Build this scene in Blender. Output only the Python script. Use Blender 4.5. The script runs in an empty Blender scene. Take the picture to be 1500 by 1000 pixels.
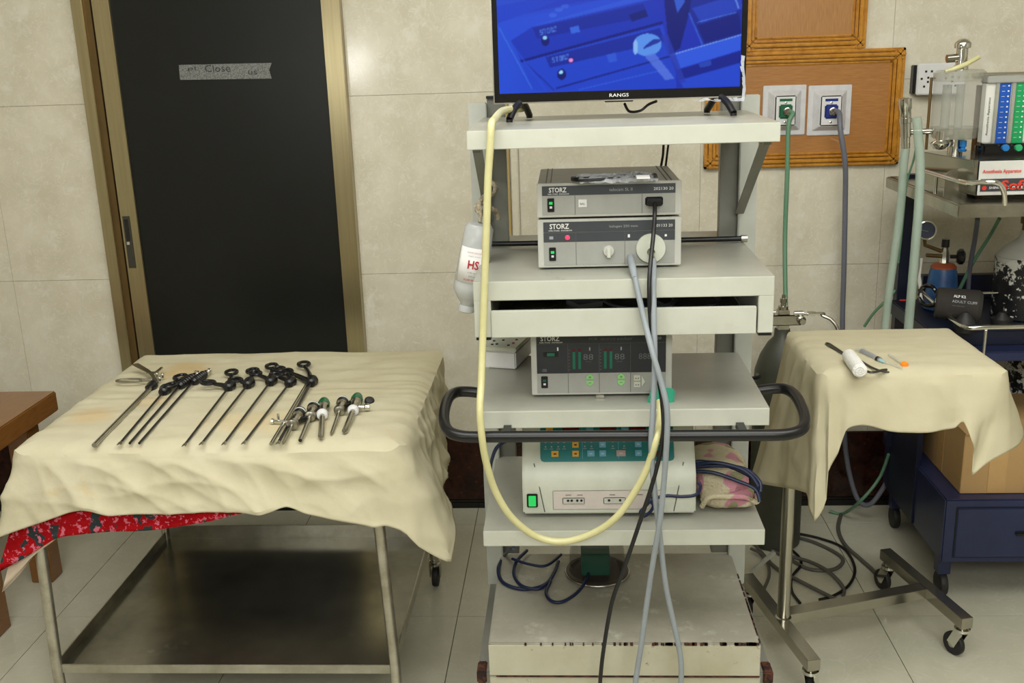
import bpy, bmesh, math, random
from mathutils import Vector, Matrix, noise
random.seed(7)
scene = bpy.context.scene
col = scene.collection
V = Vector
# ------------------------------------------------------------------ camera
FPX, CH = 1500.0, 1.6
Yc = V((80, -425, FPX)).normalized()
Zd = V((175, (FPX*FPX + 80*175)/425, FPX)).normalized()
Zu = -Zd
Xc = Zd.cross(Yc)
if Xc.x < 0: Xc = -Xc
Mw = Matrix((Xc, Yc, Zu))                    # world = Mw @ (right, down, forward)
cam = bpy.data.objects.new('camera', bpy.data.cameras.new('camera'))
col.objects.link(cam)
r_, u_, b_ = Mw @ V((1,0,0)), -(Mw @ V((0,1,0))), -(Mw @ V((0,0,1)))
cam.matrix_world = Matrix(((r_.x,u_.x,b_.x,0),(r_.y,u_.y,b_.y,0),(r_.z,u_.z,b_.z,CH),(0,0,0,1)))
cam.data.sensor_width = 36; cam.data.lens = 36; cam.data.clip_start = .02
scene.camera = cam
def P(px, py, y=None, z=None, x=None):
    """photo measurement -> point on a real plane of the room"""
    d = Mw @ V((px-750, py-500, FPX)); c = V((0,0,CH))
    t = (y-c.y)/d.y if y is not None else (z-c.z)/d.z if z is not None else (x-c.x)/d.x
    return c + d*t
# ------------------------------------------------------------------ light
w = bpy.data.worlds.new('world'); scene.world = w; w.use_nodes = True
w.node_tree.nodes['Background'].inputs[0].default_value = (.95, .97, 1, 1)
w.node_tree.nodes['Background'].inputs[1].default_value = .25
scene.view_settings.view_transform = 'Standard'
scene.view_settings.look = 'None'
scene.view_settings.exposure = 0.0
scene.view_settings.gamma = 1
scene.view_settings.use_curve_mapping = False
def area(name, loc, tgt, sx, sy, power, color=(1,1,1)):
    L = bpy.data.lights.new(name, 'AREA'); L.shape = 'RECTANGLE'; L.size = sx; L.size_y = sy
    L.energy = power; L.color = color
    o = bpy.data.objects.new(name, L); col.objects.link(o); o.location = loc
    o.rotation_euler = (V(tgt)-V(loc)).to_track_quat('-Z', 'Y').to_euler()
    return o
area('ceiling_and_fill_light', (0.1, 1.55, 2.77), (0.1, 1.8, 0), 3.2, 2.0, 106, (1, 1, .965))
area('ceiling_and_fill_light', (0.3, -1.0, 2.45), (.1, 2.6, 0.9), 1.8, .7, 42, (1, 1, .97))  # added fill from behind the camera, not a ceiling lamp
area('room_lamp', (-1.42, -.1, 1.56), (-.6, 3.2, 1.4), .16, .16, 4.5, (1, 1, .98))
# ------------------------------------------------------------------ materials
def srgb(c):
    f = lambda v: (v/255/12.92) if v/255 <= .04045 else ((v/255+.055)/1.055)**2.4
    return (f(c[0]), f(c[1]), f(c[2]), 1)
def mat(name, c, rough=.5, metal=0, c2=None, scale=8, detail=5, bump=0, bscale=60, spec=.5, contrast=(.35,.65),
        alpha=1, trans=0, emis=None, estr=0, coat=0, stretch=None, ior=1.45):
    m = bpy.data.materials.new(name); m.use_nodes = True
    nt = m.node_tree; N = nt.nodes; L = nt.links; b = N['Principled BSDF']
    b.inputs['Base Color'].default_value = srgb(c); b.inputs['Roughness'].default_value = rough
    b.inputs['Metallic'].default_value = metal; b.inputs['Specular IOR Level'].default_value = spec
    b.inputs['Alpha'].default_value = alpha; b.inputs['Transmission Weight'].default_value = trans
    b.inputs['Coat Weight'].default_value = coat; b.inputs['IOR'].default_value = ior
    if emis: b.inputs['Emission Color'].default_value = srgb(emis); b.inputs['Emission Strength'].default_value = estr
    tc = N.new('ShaderNodeTexCoord'); mp = N.new('ShaderNodeMapping'); L.new(tc.outputs['Object'], mp.inputs[0])
    if stretch: mp.inputs['Scale'].default_value = stretch
    if c2 is None: c2 = tuple(max(0, v*.93) for v in c)
    n = N.new('ShaderNodeTexNoise'); n.inputs['Scale'].default_value = scale; n.inputs['Detail'].default_value = detail
    n.inputs['Roughness'].default_value = .65
    L.new(mp.outputs[0], n.inputs['Vector'])
    r = N.new('ShaderNodeValToRGB'); r.color_ramp.elements[0].position = contrast[0]; r.color_ramp.elements[1].position = contrast[1]
    r.color_ramp.elements[0].color = srgb(c2); r.color_ramp.elements[1].color = srgb(c)
    L.new(n.outputs['Fac'], r.inputs[0]); L.new(r.outputs[0], b.inputs['Base Color'])
    if bump:
        n2 = N.new('ShaderNodeTexNoise'); n2.inputs['Scale'].default_value = bscale; n2.inputs['Detail'].default_value = 4
        L.new(mp.outputs[0], n2.inputs['Vector'])
        bp = N.new('ShaderNodeBump'); bp.inputs['Strength'].default_value = bump; bp.inputs['Distance'].default_value = .004
        L.new(n2.outputs['Fac'], bp.inputs['Height']); L.new(bp.outputs[0], b.inputs['Normal'])
    return m
def over(m, c, scale, lo, hi, detail=6, mask=None, rough=None):
    """a second noise-shaped layer (rust, chips, stain) over the base colour"""
    nt = m.node_tree; N = nt.nodes; L = nt.links; b = N['Principled BSDF']
    src = b.inputs['Base Color'].links[0].from_socket
    tc = N.new('ShaderNodeTexCoord'); n = N.new('ShaderNodeTexNoise'); n.inputs['Scale'].default_value = scale
    n.inputs['Detail'].default_value = detail; n.inputs['Roughness'].default_value = .7
    L.new(tc.outputs['Object'], n.inputs['Vector'])
    fac = n.outputs['Fac']
    if mask:                                    # mask = (axis, z0, z1): favour places between
        sp = N.new('ShaderNodeSeparateXYZ'); L.new(tc.outputs['Object'], sp.inputs[0])
        mr = N.new('ShaderNodeMapRange'); mr.inputs[1].default_value = mask[1]; mr.inputs[2].default_value = mask[2]
        mr.inputs[3].default_value = 0; mr.inputs[4].default_value = mask[3]
        L.new(sp.outputs[mask[0]], mr.inputs[0])
        ad = N.new('ShaderNodeMath'); ad.operation = 'ADD'; L.new(fac, ad.inputs[0]); L.new(mr.outputs[0], ad.inputs[1]); fac = ad.outputs[0]
    r = N.new('ShaderNodeMapRange'); r.inputs[1].default_value = lo; r.inputs[2].default_value = hi; L.new(fac, r.inputs[0])
    mx = N.new('ShaderNodeMix'); mx.data_type = 'RGBA'; mx.inputs[7].default_value = srgb(c)
    L.new(r.outputs[0], mx.inputs[0]); L.new(src, mx.inputs[6]); L.new(mx.outputs[2], b.inputs['Base Color'])
    return m
def wood(name, c, c2, stretch, rough=.28, coat=.3, sc=9):
    return mat(name, c, rough, c2=c2, scale=sc, detail=7, stretch=stretch, contrast=(.3,.7), coat=coat, bump=.08, bscale=40)
M = {}
M['wall_tile'] = mat('wall_tile', (218,212,192), .15, c2=(204,197,175), scale=7, detail=8, spec=.45)
over(M['wall_tile'], (220,216,200), 11, .54, .66, 8)
def veins(m, c, sc, wdt, f=.5):
    nt = m.node_tree; N = nt.nodes; L = nt.links; b = N['Principled BSDF']; src = b.inputs['Base Color'].links[0].from_socket
    tc = N.new('ShaderNodeTexCoord'); n = N.new('ShaderNodeTexNoise'); n.inputs['Scale'].default_value = sc; n.inputs['Detail'].default_value = 3
    n.inputs['Distortion'].default_value = 2.0
    L.new(tc.outputs['Object'], n.inputs['Vector'])
    a = N.new('ShaderNodeMath'); a.operation='SUBTRACT'; a.inputs[1].default_value=.5; L.new(n.outputs['Fac'], a.inputs[0])
    a2 = N.new('ShaderNodeMath'); a2.operation='ABSOLUTE'; L.new(a.outputs[0], a2.inputs[0])
    r = N.new('ShaderNodeMapRange'); r.inputs[1].default_value=0; r.inputs[2].default_value=wdt; r.inputs[3].default_value=f; r.inputs[4].default_value=0
    L.new(a2.outputs[0], r.inputs[0])
    mx = N.new('ShaderNodeMix'); mx.data_type='RGBA'; mx.inputs[7].default_value = srgb(c)
    L.new(r.outputs[0], mx.inputs[0]); L.new(src, mx.inputs[6]); L.new(mx.outputs[2], b.inputs['Base Color'])
veins(M['wall_tile'], (228,224,208), 18, .02, .6)
M['grout'] = mat('grout', (190,184,166), .8)
M['dado'] = mat('dado_tile', (58,30,22), .15, c2=(30,16,13), scale=22, detail=8)
over(M['dado'], (92,50,34), 60, .6, .7)
M['black_trim'] = mat('black_trim', (22,20,18), .2)
M['floor_tile'] = mat('floor_tile', (202,200,180), .16, c2=(190,188,168), scale=4, detail=7, spec=.5)
veins(M['floor_tile'], (212,210,194), 9, .02, .4)
M['floor_grout'] = mat('floor_grout', (92,86,74), .8)
M['ceiling'] = mat('ceiling_paint', (225,223,215), .8)
M['plain_wall'] = mat('plain_wall', (190,184,168), .6)
M['bronze'] = mat('bronze_aluminium', (172,160,124), .28, .85, c2=(162,150,114), scale=3, stretch=(40,40,1))
M['bronze_dark'] = mat('bronze_groove', (110,88,52), .4, .6)
M['door_black'] = mat('black_laminate', (19,21,19), .34, c2=(16,18,16), spec=.4)
M['tape'] = mat('masking_tape', (138,139,135), .7, c2=(84,85,83), scale=260, detail=3, bump=.3, bscale=200)
M['pen'] = mat('pen_ink', (48,48,50), .6)
M['latch'] = mat('latch_metal', (74,72,64), .4, .5)
M['oak'] = wood('oak_panel', (178,126,70), (152,102,54), (3,3,40))
M['oak_v'] = wood('oak_panel_vertical', (182,134,80), (156,110,62), (40,40,2.4))
M['oak_trim'] = wood('golden_trim_wood', (204,146,54), (166,108,32), (5,5,5), .22, .5)
M['oak_dark'] = wood('trim_groove_wood', (120,66,20), (96,50,14), (5,5,5), .3, .3)
M['bench_wood'] = wood('bench_wood', (146,98,48), (116,74,32), (30,2,30), .3, .35)
M['plate_metal'] = mat('outlet_plate', (214,214,214), .3, .1, c2=(200,200,201), scale=30)
M['white_plastic'] = mat('white_plastic', (226,226,224), .35)
M['green_plastic'] = mat('green_plastic', (24,98,62), .35)
M['blue_plastic'] = mat('blue_plastic', (26,48,128), .35)
M['black'] = mat('black_plastic', (20,20,21), .32)
M['black_gloss'] = mat('black_gloss', (12,12,14), .12, coat=.4)
M['black_rubber'] = mat('black_rubber', (26,26,27), .55, c2=(40,38,36), scale=30)
M['cart'] = mat('cream_paint', (193,194,181), .42, c2=(181,183,169), scale=6, detail=7)
over(M['cart'], (168,164,146), 3.2, .60, .78, 9)
M['cart_top'] = mat('cream_paint_tops', (160,160,148), .36, c2=(146,146,134), scale=5, detail=9)  # greyer tone for the shelf tops, with random darker blotches
over(M['cart_top'], (128,124,108), 9, .62, .72, 9)
M['cart_base'] = mat('stained_paint', (166,163,148), .5, c2=(146,143,128), scale=4, detail=9, contrast=(.4,.6))
over(M['cart_base'], (188,186,172), 14, .56, .74, 9)
M['cart_front'] = mat('rusty_paint', (186,183,162), .5, c2=(172,167,142), scale=6, detail=7)
over(M['cart_front'], (122,84,52), 30, .61, .70, 9)
M['rust'] = mat('rust', (86,48,30), .85, c2=(40,24,18), scale=60, detail=6, contrast=(.45,.55), bump=.6, bscale=90)
M['post_dark'] = mat('post_dark_paint', (128,128,118), .4, c2=(114,114,105), scale=5)  # darker grey of the inner posts, braces and base flange
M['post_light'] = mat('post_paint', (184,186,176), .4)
M['unit_grey'] = mat('unit_paint', (192,192,183), .38, c2=(185,185,176), scale=20)
M['unit_face'] = mat('unit_face', (160,161,154), .4, c2=(154,155,148), scale=30)
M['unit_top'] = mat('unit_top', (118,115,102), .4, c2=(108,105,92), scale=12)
M['unit_dark'] = mat('unit_dark_panel', (66,70,74), .38)
M['unit_darker'] = mat('unit_dark_strip', (48,51,55), .38)
M['seam'] = mat('seam', (92,92,88), .6)
M['letter'] = mat('white_lettering', (232,232,228), .5)
M['letter_grey'] = mat('grey_lettering', (158,162,164), .5)
M['letter_dim'] = mat('dim_lettering', (104,108,110), .5)
M['led_green'] = mat('led_green', (40,170,80), .3, emis=(30,190,90), estr=.7)
M['led_dark_green'] = mat('bargraph_green', (20,110,84), .4)
M['led_red'] = mat('led_red', (230,50,80), .3, emis=(255,50,80), estr=1.6)
M['led_white'] = mat('led_white', (225,215,225), .3)
M['red_dark'] = mat('red_display', (96,16,20), .25)
M['key_green'] = mat('key_green', (148,206,132), .4)
M['key_sign'] = mat('key_sign', (90,150,84), .4)
M['key_yellow'] = mat('key_yellow', (226,170,48), .4)
M['key_blue'] = mat('key_blue', (108,176,206), .4)
M['key_pink'] = mat('key_pink', (188,160,156), .4)
M['teal'] = mat('teal_panel', (20,118,116), .35)
M['esu'] = mat('esu_plastic', (204,207,192), .42, c2=(192,195,179), scale=10)
over(M['esu'], (160,150,124), 26, .68, .75, 7)
M['esu_plate'] = mat('esu_socket_plate', (214,204,196), .4)
M['tube_yellow'] = mat('latex_tube', (206,201,150), .35, c2=(196,191,138), scale=20, coat=.2)
M['cable_grey'] = mat('grey_cable', (142,149,153), .4)
M['cable_black'] = mat('black_cable', (24,24,25), .4)
M['cable_blue'] = mat('blue_cable', (16,31,66), .4)
M['cable_drab'] = mat('drab_cable', (92,90,82), .5)
M['hose_green'] = mat('green_hose', (104,146,116), .4)
M['hose_violet'] = mat('violet_hose', (108,110,120), .4)
M['mint'] = mat('mint_plastic', (42,164,128), .35, alpha=.92)
M['steel'] = mat('steel', (190,188,178), .28, 1, c2=(150,146,132), scale=7, detail=8)
M['steel_tube'] = mat('steel_tube', (196,192,180), .32, .85, c2=(160,154,138), scale=14, detail=8)
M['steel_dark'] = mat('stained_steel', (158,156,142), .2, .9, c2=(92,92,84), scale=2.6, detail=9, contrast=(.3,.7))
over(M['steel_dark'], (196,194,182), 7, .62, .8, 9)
M['chrome'] = mat('chrome', (228,228,222), .12, 1)
M['chrome_dark'] = mat('dull_chrome', (176,173,160), .2, .95)
M['cloth'] = mat('cream_cotton', (197,190,163), .9, c2=(188,180,150), scale=5, detail=6, bump=.5, bscale=24, spec=.15)
over(M['cloth'], (196,168,112), 4.2, .66, .80, 5)
def spot(m, loc, rad, c, f):
    nt = m.node_tree; N = nt.nodes; L = nt.links; b = N['Principled BSDF']; src = b.inputs['Base Color'].links[0].from_socket
    tc = N.new('ShaderNodeTexCoord'); mp = N.new('ShaderNodeMapping'); mp.inputs['Location'].default_value = [-loc[0]/rad[0], -loc[1]/rad[1], 0]
    mp.inputs['Scale'].default_value = (1/rad[0], 1/rad[1], 0); L.new(tc.outputs['Object'], mp.inputs[0])
    n = N.new('ShaderNodeTexNoise'); n.inputs['Scale'].default_value = 22; n.inputs['Detail'].default_value = 5; L.new(tc.outputs['Object'], n.inputs['Vector'])
    ln = N.new('ShaderNodeVectorMath'); ln.operation = 'LENGTH'; L.new(mp.outputs[0], ln.inputs[0])
    ad = N.new('ShaderNodeMath'); ad.operation = 'ADD'; L.new(ln.outputs['Value'], ad.inputs[0]); L.new(n.outputs['Fac'], ad.inputs[1])
    r = N.new('ShaderNodeMapRange'); r.inputs[1].default_value = 1.0; r.inputs[2].default_value = 1.55; r.inputs[3].default_value = f; r.inputs[4].default_value = 0; L.new(ad.outputs[0], r.inputs[0])
    mx = N.new('ShaderNodeMix'); mx.data_type = 'RGBA'; mx.inputs[7].default_value = srgb(c)
    L.new(r.outputs[0], mx.inputs[0]); L.new(src, mx.inputs[6]); L.new(mx.outputs[2], b.inputs['Base Color'])
M['cloth2'] = mat('cream_cotton_second', (197,190,162), .9, c2=(188,180,150), scale=4, detail=6, bump=.35, bscale=24, spec=.15)
M['lining'] = mat('pale_lining', (226,206,184), .9)
M['gauze'] = mat('gauze', (240,239,232), .95, bump=.7, bscale=260)
M['paper_white'] = mat('paper_white', (238,236,232), .6)
M['label_red'] = mat('label_red', (176,26,44), .6)
M['label_grey'] = mat('label_grey', (140,140,148), .6)
M['rope'] = mat('rope', (196,184,158), .9, c2=(120,108,88), scale=70, bump=.8, bscale=150)
M['cardboard'] = mat('cardboard', (186,152,104), .85, c2=(176,142,94), scale=5)
M['box_tape'] = mat('packing_tape', (198,160,106), .3)
M['blue_paint'] = mat('blue_enamel', (38,46,80), .3, c2=(32,39,72), scale=6)
over(M['blue_paint'], (140,146,168), 55, .70, .74, 7)
M['navy'] = mat('navy_enamel', (22,27,48), .4)
M['cuff'] = mat('cuff_fabric', (52,48,44), .85, bump=.2)
M['cyl_blue'] = mat('blue_cylinder', (44,92,142), .4, c2=(30,66,112), scale=14)
M['orange'] = mat('orange_paint', (156,78,48), .5)
M['orange_cap'] = mat('orange_plastic', (255,140,30), .35)
M['knob_blue'] = mat('blue_knob', (40,120,190), .25)
M['knob_green'] = mat('green_knob', (50,170,110), .25)
M['scale_blue'] = mat('blue_scale', (30,84,176), .35)
M['scale_green'] = mat('green_scale', (30,158,92), .35)
M['scale_white'] = mat('white_scale', (228,230,234), .35)
M['sign_red'] = mat('sign_red', (222,66,46), .5)
M['sign_white'] = mat('sign_board', (216,216,208), .4)
M['sign_grey'] = mat('sign_dark_band', (66,68,72), .4)
M['o2_green'] = mat('drab_cylinder', (66,68,58), .45, c2=(56,58,48), scale=6)
M['peel'] = mat('peeling_cylinder', (22,22,24), .45, c2=(16,16,18), scale=20)
over(M['peel'], (205,205,196), 44, .58, .60, 8, mask=(2, .10, .20, .14))
over(M['peel'], (186,186,176), 9, .62, .66, 3, mask=(2, .165, .215, .5))
M['peel_low'] = mat('peeling_black', (20,20,22), .45)
over(M['peel_low'], (205,205,200), 34, .50, .53, 8)
M['red_stool'] = M['rust']
M['brown_disc'] = mat('dark_pan', (64,56,48), .4, .3)
M['green_box'] = mat('green_pedal', (26,92,72), .45)
M['stain'] = mat('reddish_mark', (180,60,50), .6)
def cloth_print():
    m = mat('red_print', (178,20,28), .9, c2=(156,14,22), scale=30, spec=.1)
    over(m, (52,62,64), 19, .56, .58, 2)
    over(m, (212,110,130), 70, .57, .59, 3)
    return m
M['red_print'] = cloth_print()
def towel():
    m = mat('towel', (206,196,168), .95, c2=(190,180,150), scale=20, bump=1, bscale=200, spec=.1)
    over(m, (196,140,150), 13, .52, .55, 1)
    over(m, (150,145,112), 17, .60, .62, 1)
    return m
M['towel'] = towel()
def clear(name, c, a, rough=.08, t=False):
    m = mat(name, c, rough, spec=.6); b = m.node_tree.nodes['Principled BSDF']; b.inputs['Alpha'].default_value = a; return m
M['clear'] = clear('clear_plastic', (196,199,190), .30)
M['clear_strong'] = clear('clear_plastic_rim', (178,178,162), .5)
M['frosted'] = clear('frosted_bottle', (214,217,216), .72, .25)
M['green_tube'] = clear('translucent_green_tube', (174,192,176), .62, .3)
M['film'] = clear('plastic_film', (222,225,230), .42, .08)
M['fluid'] = mat('cloudy_fluid', (226,222,206), .4)
M['film_grey'] = mat('crumpled_film', (120,122,124), .15, c2=(70,72,74), scale=60, detail=6, coat=.6, bump=1, bscale=90)
# ------------------------------------------------------------------ mesh helpers
class MB:
    def __init__(s): s.v = []; s.f = []; s.smooth = set()
    def add(s, vs, fs, sm=False):
        k = len(s.v); s.v += [V(p) for p in vs]
        for f in fs:
            if sm: s.smooth.add(len(s.f))
            s.f.append([i+k for i in f])
        return s
    def box(s, a, b, rot=None, piv=None):
        x0,x1 = sorted((a[0],b[0])); y0,y1 = sorted((a[1],b[1])); z0,z1 = sorted((a[2],b[2]))
        vs = [V(p) for p in ((x0,y0,z0),(x1,y0,z0),(x1,y1,z0),(x0,y1,z0),(x0,y0,z1),(x1,y0,z1),(x1,y1,z1),(x0,y1,z1))]
        if rot is not None:
            piv = V(piv) if piv is not None else (V(a)+V(b))/2
            vs = [piv + rot @ (p-piv) for p in vs]
        return s.add(vs, [(0,3,2,1),(4,5,6,7),(0,1,5,4),(1,2,6,5),(2,3,7,6),(3,0,4,7)])
    def hexa(s, p):           # 4 bottom + 4 top points
        return s.add(p, [(0,3,2,1),(4,5,6,7),(0,1,5,4),(1,2,6,5),(2,3,7,6),(3,0,4,7)])
    def beam(s, a, b, w, h, up=(0,0,1)):
        a, b = V(a), V(b); d = (b-a).normalized(); sd = d.cross(V(up)).normalized()*w/2; u = sd.cross(d).normalized()*h/2
        return s.hexa([a-sd-u, a+sd-u, b+sd-u, b-sd-u, a-sd+u, a+sd+u, b+sd+u, b-sd+u])
    def rings(s, rings, close=True, caps=True, sm=True, flip=False):
        n = len(rings[0]); vs = [p for r in rings for p in r]; fs = []
        for i in range(len(rings)-1):
            for j in range(n if close else n-1):
                k = (j+1) % n
                fs.append((i*n+j, i*n+k, (i+1)*n+k, (i+1)*n+j))
        s.add(vs, fs, sm)
        if caps and close:
            k = len(s.v)-len(vs)
            s.f.append([k+i for i in reversed(range(n))]); s.f.append([k+(len(rings)-1)*n+i for i in range(n)])
        return s
    def tube(s, pts, r, n=10, closed=False, caps=True):
        pts = [V(p) for p in pts]; rr = r if isinstance(r, (list,tuple)) else [r]*len(pts)
        rings = []; ref = None
        for i, p in enumerate(pts):
            if closed: d = pts[(i+1)%len(pts)]-pts[i-1]
            else: d = (pts[min(i+1,len(pts)-1)]-pts[max(i-1,0)])
            d = d.normalized() if d.length > 1e-9 else V((0,0,1))
            if ref is None:
                ref = d.orthogonal().normalized()
            ref = (ref - d*ref.dot(d)); ref = ref.normalized() if ref.length > 1e-6 else d.orthogonal().normalized()
            q = d.cross(ref)
            rings.append([p + (ref*math.cos(2*math.pi*k/n)+q*math.sin(2*math.pi*k/n))*rr[i] for k in range(n)])
        if closed: rings.append(rings[0])
        return s.rings(rings, caps=caps and not closed)
    def cyl(s, a, b, r, r2=None, n=20): return s.tube([a, b], [r, r if r2 is None else r2], n)
    def lathe(s, a, axis, prof, n=28):   # prof = [(dist along axis, radius)]
        a = V(a); d = V(axis).normalized(); q = d.orthogonal().normalized(); w2 = d.cross(q)
        return s.rings([[a + d*h + (q*math.cos(2*math.pi*k/n)+w2*math.sin(2*math.pi*k/n))*max(r,.0002) for k in range(n)] for h, r in prof])
    def prism(s, poly, n0, n1):          # poly 3D loop extruded from +n0 to +n1
        k = len(poly); vs = [V(p)+V(n0) for p in poly]+[V(p)+V(n1) for p in poly]
        fs = [tuple(reversed(range(k))), tuple(range(k, 2*k))]+[(i,(i+1)%k,k+(i+1)%k,k+i) for i in range(k)]
        return s.add(vs, fs)
def rootloc(o):
    while o.parent: o = o.parent
    return o.location.copy()
def part(name, mb, m, parent=None, bevel=0, label=None, sub=0, keep=False, solid=0):
    me = bpy.data.meshes.new(name)
    off = rootloc(parent) if parent else V((0,0,0))
    me.from_pydata([tuple(p-off) for p in mb.v], [], mb.f)
    bm = bmesh.new(); bm.from_mesh(me); bmesh.ops.recalc_face_normals(bm, faces=bm.faces)
    if bevel:
        es = [e for e in bm.edges if len(e.link_faces) == 2 and e.calc_face_angle(0) > .7]
        bmesh.ops.bevel(bm, geom=es, offset=bevel, segments=2, affect='EDGES', clamp_overlap=True)
    bm.to_mesh(me); bm.free()
    if bevel or mb.smooth:
        me.shade_smooth(); me.set_sharp_from_angle(angle=math.radians(38))
    me.materials.append(m if not isinstance(m, str) else M[m])
    o = bpy.data.objects.new(name, me); col.objects.link(o)
    if solid:
        md = o.modifiers.new('solid', 'SOLIDIFY'); md.thickness = solid; md.offset = 0
    if parent: o.parent = parent
    if label: o['label'] = label
    return o
def root(name, label, cat, loc, group=None):
    o = bpy.data.objects.new(name, None); col.objects.link(o); o.location = V(loc); o.empty_display_size = .05
    o['label'] = label; o['category'] = cat
    if group: o['group'] = group
    return o
def tag(o, label, cat, group=None):
    o['label'] = label; o['category'] = cat
    if group: o['group'] = group
    return o
def recenter(o):
    """put a single-mesh thing's origin at its base centre"""
    me = o.data; xs = [v.co.copy() for v in me.vertices]
    c = V((sum(p.x for p in xs)/len(xs), sum(p.y for p in xs)/len(xs), min(p.z for p in xs)))
    me.transform(Matrix.Translation(-c)); o.location = c; return o
def single(name, mb, m, label, cat, group=None, **k):
    return tag(recenter(part(name, mb, m, **k)), label, cat, group)
def struct(name, mb=None, m=None, loc=(0,0,0), **k):
    if mb is None:
        o = bpy.data.objects.new(name, None); col.objects.link(o); o.location = V(loc); o.empty_display_size=.05
    else: o = part(name, mb, m, **k)
    o['kind'] = 'structure'; return o
def smooth_pts(pts, n=10):
    pts = [V(p) for p in pts]; out = []
    for i in range(len(pts)-1):
        p0 = pts[max(i-1,0)]; p1 = pts[i]; p2 = pts[i+1]; p3 = pts[min(i+2,len(pts)-1)]
        for k in range(n):
            t = k/n
            out.append(.5*((2*p1)+(p2-p0)*t+(2*p0-5*p1+4*p2-p3)*t*t+(3*p1-p0-3*p2+p3)*t**3))
    out.append(pts[-1]); return out
def smooth_loop(pts, n=8):
    m = len(pts); pts = [V(p) for p in pts]; out = []
    for i in range(m):
        p0, p1, p2, p3 = pts[i-1], pts[i], pts[(i+1)%m], pts[(i+2)%m]
        for k in range(n):
            t = k/n; out.append(.5*((2*p1)+(p2-p0)*t+(2*p0-5*p1+4*p2-p3)*t*t+(3*p1-p0-3*p2+p3)*t**3))
    return out
def text(name, body, m, parent, loc, h, width=None, xdir=(1,0,0), up=(0,0,1), depth=.0004, align='CENTER', bold=0, label=None):
    cu = bpy.data.curves.new(name, 'FONT'); cu.body = body; cu.size = 1; cu.extrude = 0; cu.align_x = 'LEFT'
    cu.offset = bold; cu.resolution_u = 2
    t = bpy.data.objects.new(name, cu); col.objects.link(t)
    dg = bpy.context.evaluated_depsgraph_get(); dg.update()
    me = bpy.data.meshes.new_from_object(t.evaluated_get(dg))
    bpy.data.objects.remove(t); bpy.data.curves.remove(cu)
    xs = [v.co.x for v in me.vertices]; ys = [v.co.y for v in me.vertices]
    x0, x1, y0, y1 = min(xs), max(xs), min(ys), max(ys)
    sy = h/(y1-y0); sx = (width/(x1-x0)) if width else sy
    xd = V(xdir).normalized(); ud = V(up).normalized(); nd = xd.cross(ud)
    off = rootloc(parent) if parent else V((0,0,0))
    ax = {'CENTER': (x0+x1)/2, 'LEFT': x0}[align]
    for v in me.vertices:
        v.co = V(loc) - off + xd*(v.co.x-ax)*sx + ud*(v.co.y-y0)*sy + nd*depth
    me.materials.clear(); me.materials.append(M[m])
    o = bpy.data.objects.new(name, me); col.objects.link(o)
    if parent: o.parent = parent
    if label: o['label'] = label
    return o
RZ = lambda a: Matrix.Rotation(a, 3, 'Z'); RX = lambda a: Matrix.Rotation(a, 3, 'X'); RY = lambda a: Matrix.Rotation(a, 3, 'Y')

# ================================================================== ROOM
WY = 3.45
XL, XR, YB, ZC = -2.4, 2.55, -1.6, 2.8
struct('floor', MB().box((XL,YB,-.05),(XR,WY+.05,-.004)), 'floor_grout')
fl = bpy.data.objects['floor']
T = .6096
xs = [-.35+T*k for k in range(-4, 6)]; ys = [2.685+T*k for k in range(-8, 3)]
for x in xs:
    for y in ys:
        a, b, c, d = max(x,XL), min(x+T,XR), max(y,YB), min(y+T,WY)
        if b-a < .02 or d-c < .02: continue
        part('floor_tile', MB().box((a+.0012,c+.0012,-.006),(b-.0012,d-.0012,0)), 'floor_tile', fl)
wb = struct('wall_back', MB().box((XL,WY,0),(XR,WY+.1,ZC)), 'grout')
DX0, DX1 = -1.60, -.722
wxs = [-.165+.6*k for k in range(-4, 5)]; wzs = [.28+.6*k for k in range(0, 5)]
def wall_piece(x0,x1,z0,z1):
    x0,x1,z0,z1 = max(x0,XL),min(x1,XR),z0,min(z1,ZC)
    if x1-x0 < .02 or z1-z0 < .02: return
    part('wall_tile', MB().box((x0+.0005,WY-.006,z0+.0006),(x1-.0005,WY+.001,z1-.0006)), 'wall_tile', wb)
for x in wxs:
    for z in wzs:
        x1, z1 = x+.6, z+.6
        if x < DX0 < x1 and z < 2.15:
            wall_piece(x, DX0, z, z1); continue
        if x < DX1 < x1 and z < 2.15:
            wall_piece(DX1, x1, z, z1); continue
        if x >= DX0 and x1 <= DX1 and z < 2.15: continue
        wall_piece(x, x1, z, z1)
for x in wxs:
    x0, x1 = max(x,XL), min(x+.6,XR)
    if x0 < DX0 < x1: x1 = DX0
    if x0 < DX1 < x1: x0 = DX1
    if x0 >= DX0-.001 and x1 <= DX1+.001 or x1-x0 < .02: continue
    part('dado_tile', MB().box((x0+.0008,WY-.012,.034),(x1-.0008,WY+.001,.279)), 'dado', wb)
b1 = struct('baseboard_back', MB().box((DX1,WY-.016,0),(XR,WY-.001,.022)).box((DX1,WY-.014,.0235),(XR,WY-.001,.032)), 'black_trim')
struct('baseboard_left', MB().box((XL,WY-.016,0),(DX0,WY-.001,.032)), 'black_trim')
struct('wall_left', MB().box((XL-.1,YB,0),(XL,WY+.1,ZC)), 'plain_wall')
struct('wall_right', MB().box((XR,YB,0),(XR+.1,WY+.1,ZC)), 'plain_wall')
struct('wall_front', MB().box((XL,YB-.1,0),(XR,YB,ZC)), 'plain_wall')
struct('ceiling', MB().box((XL,YB,ZC),(XR,WY,ZC+.1)), 'ceiling')

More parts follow.
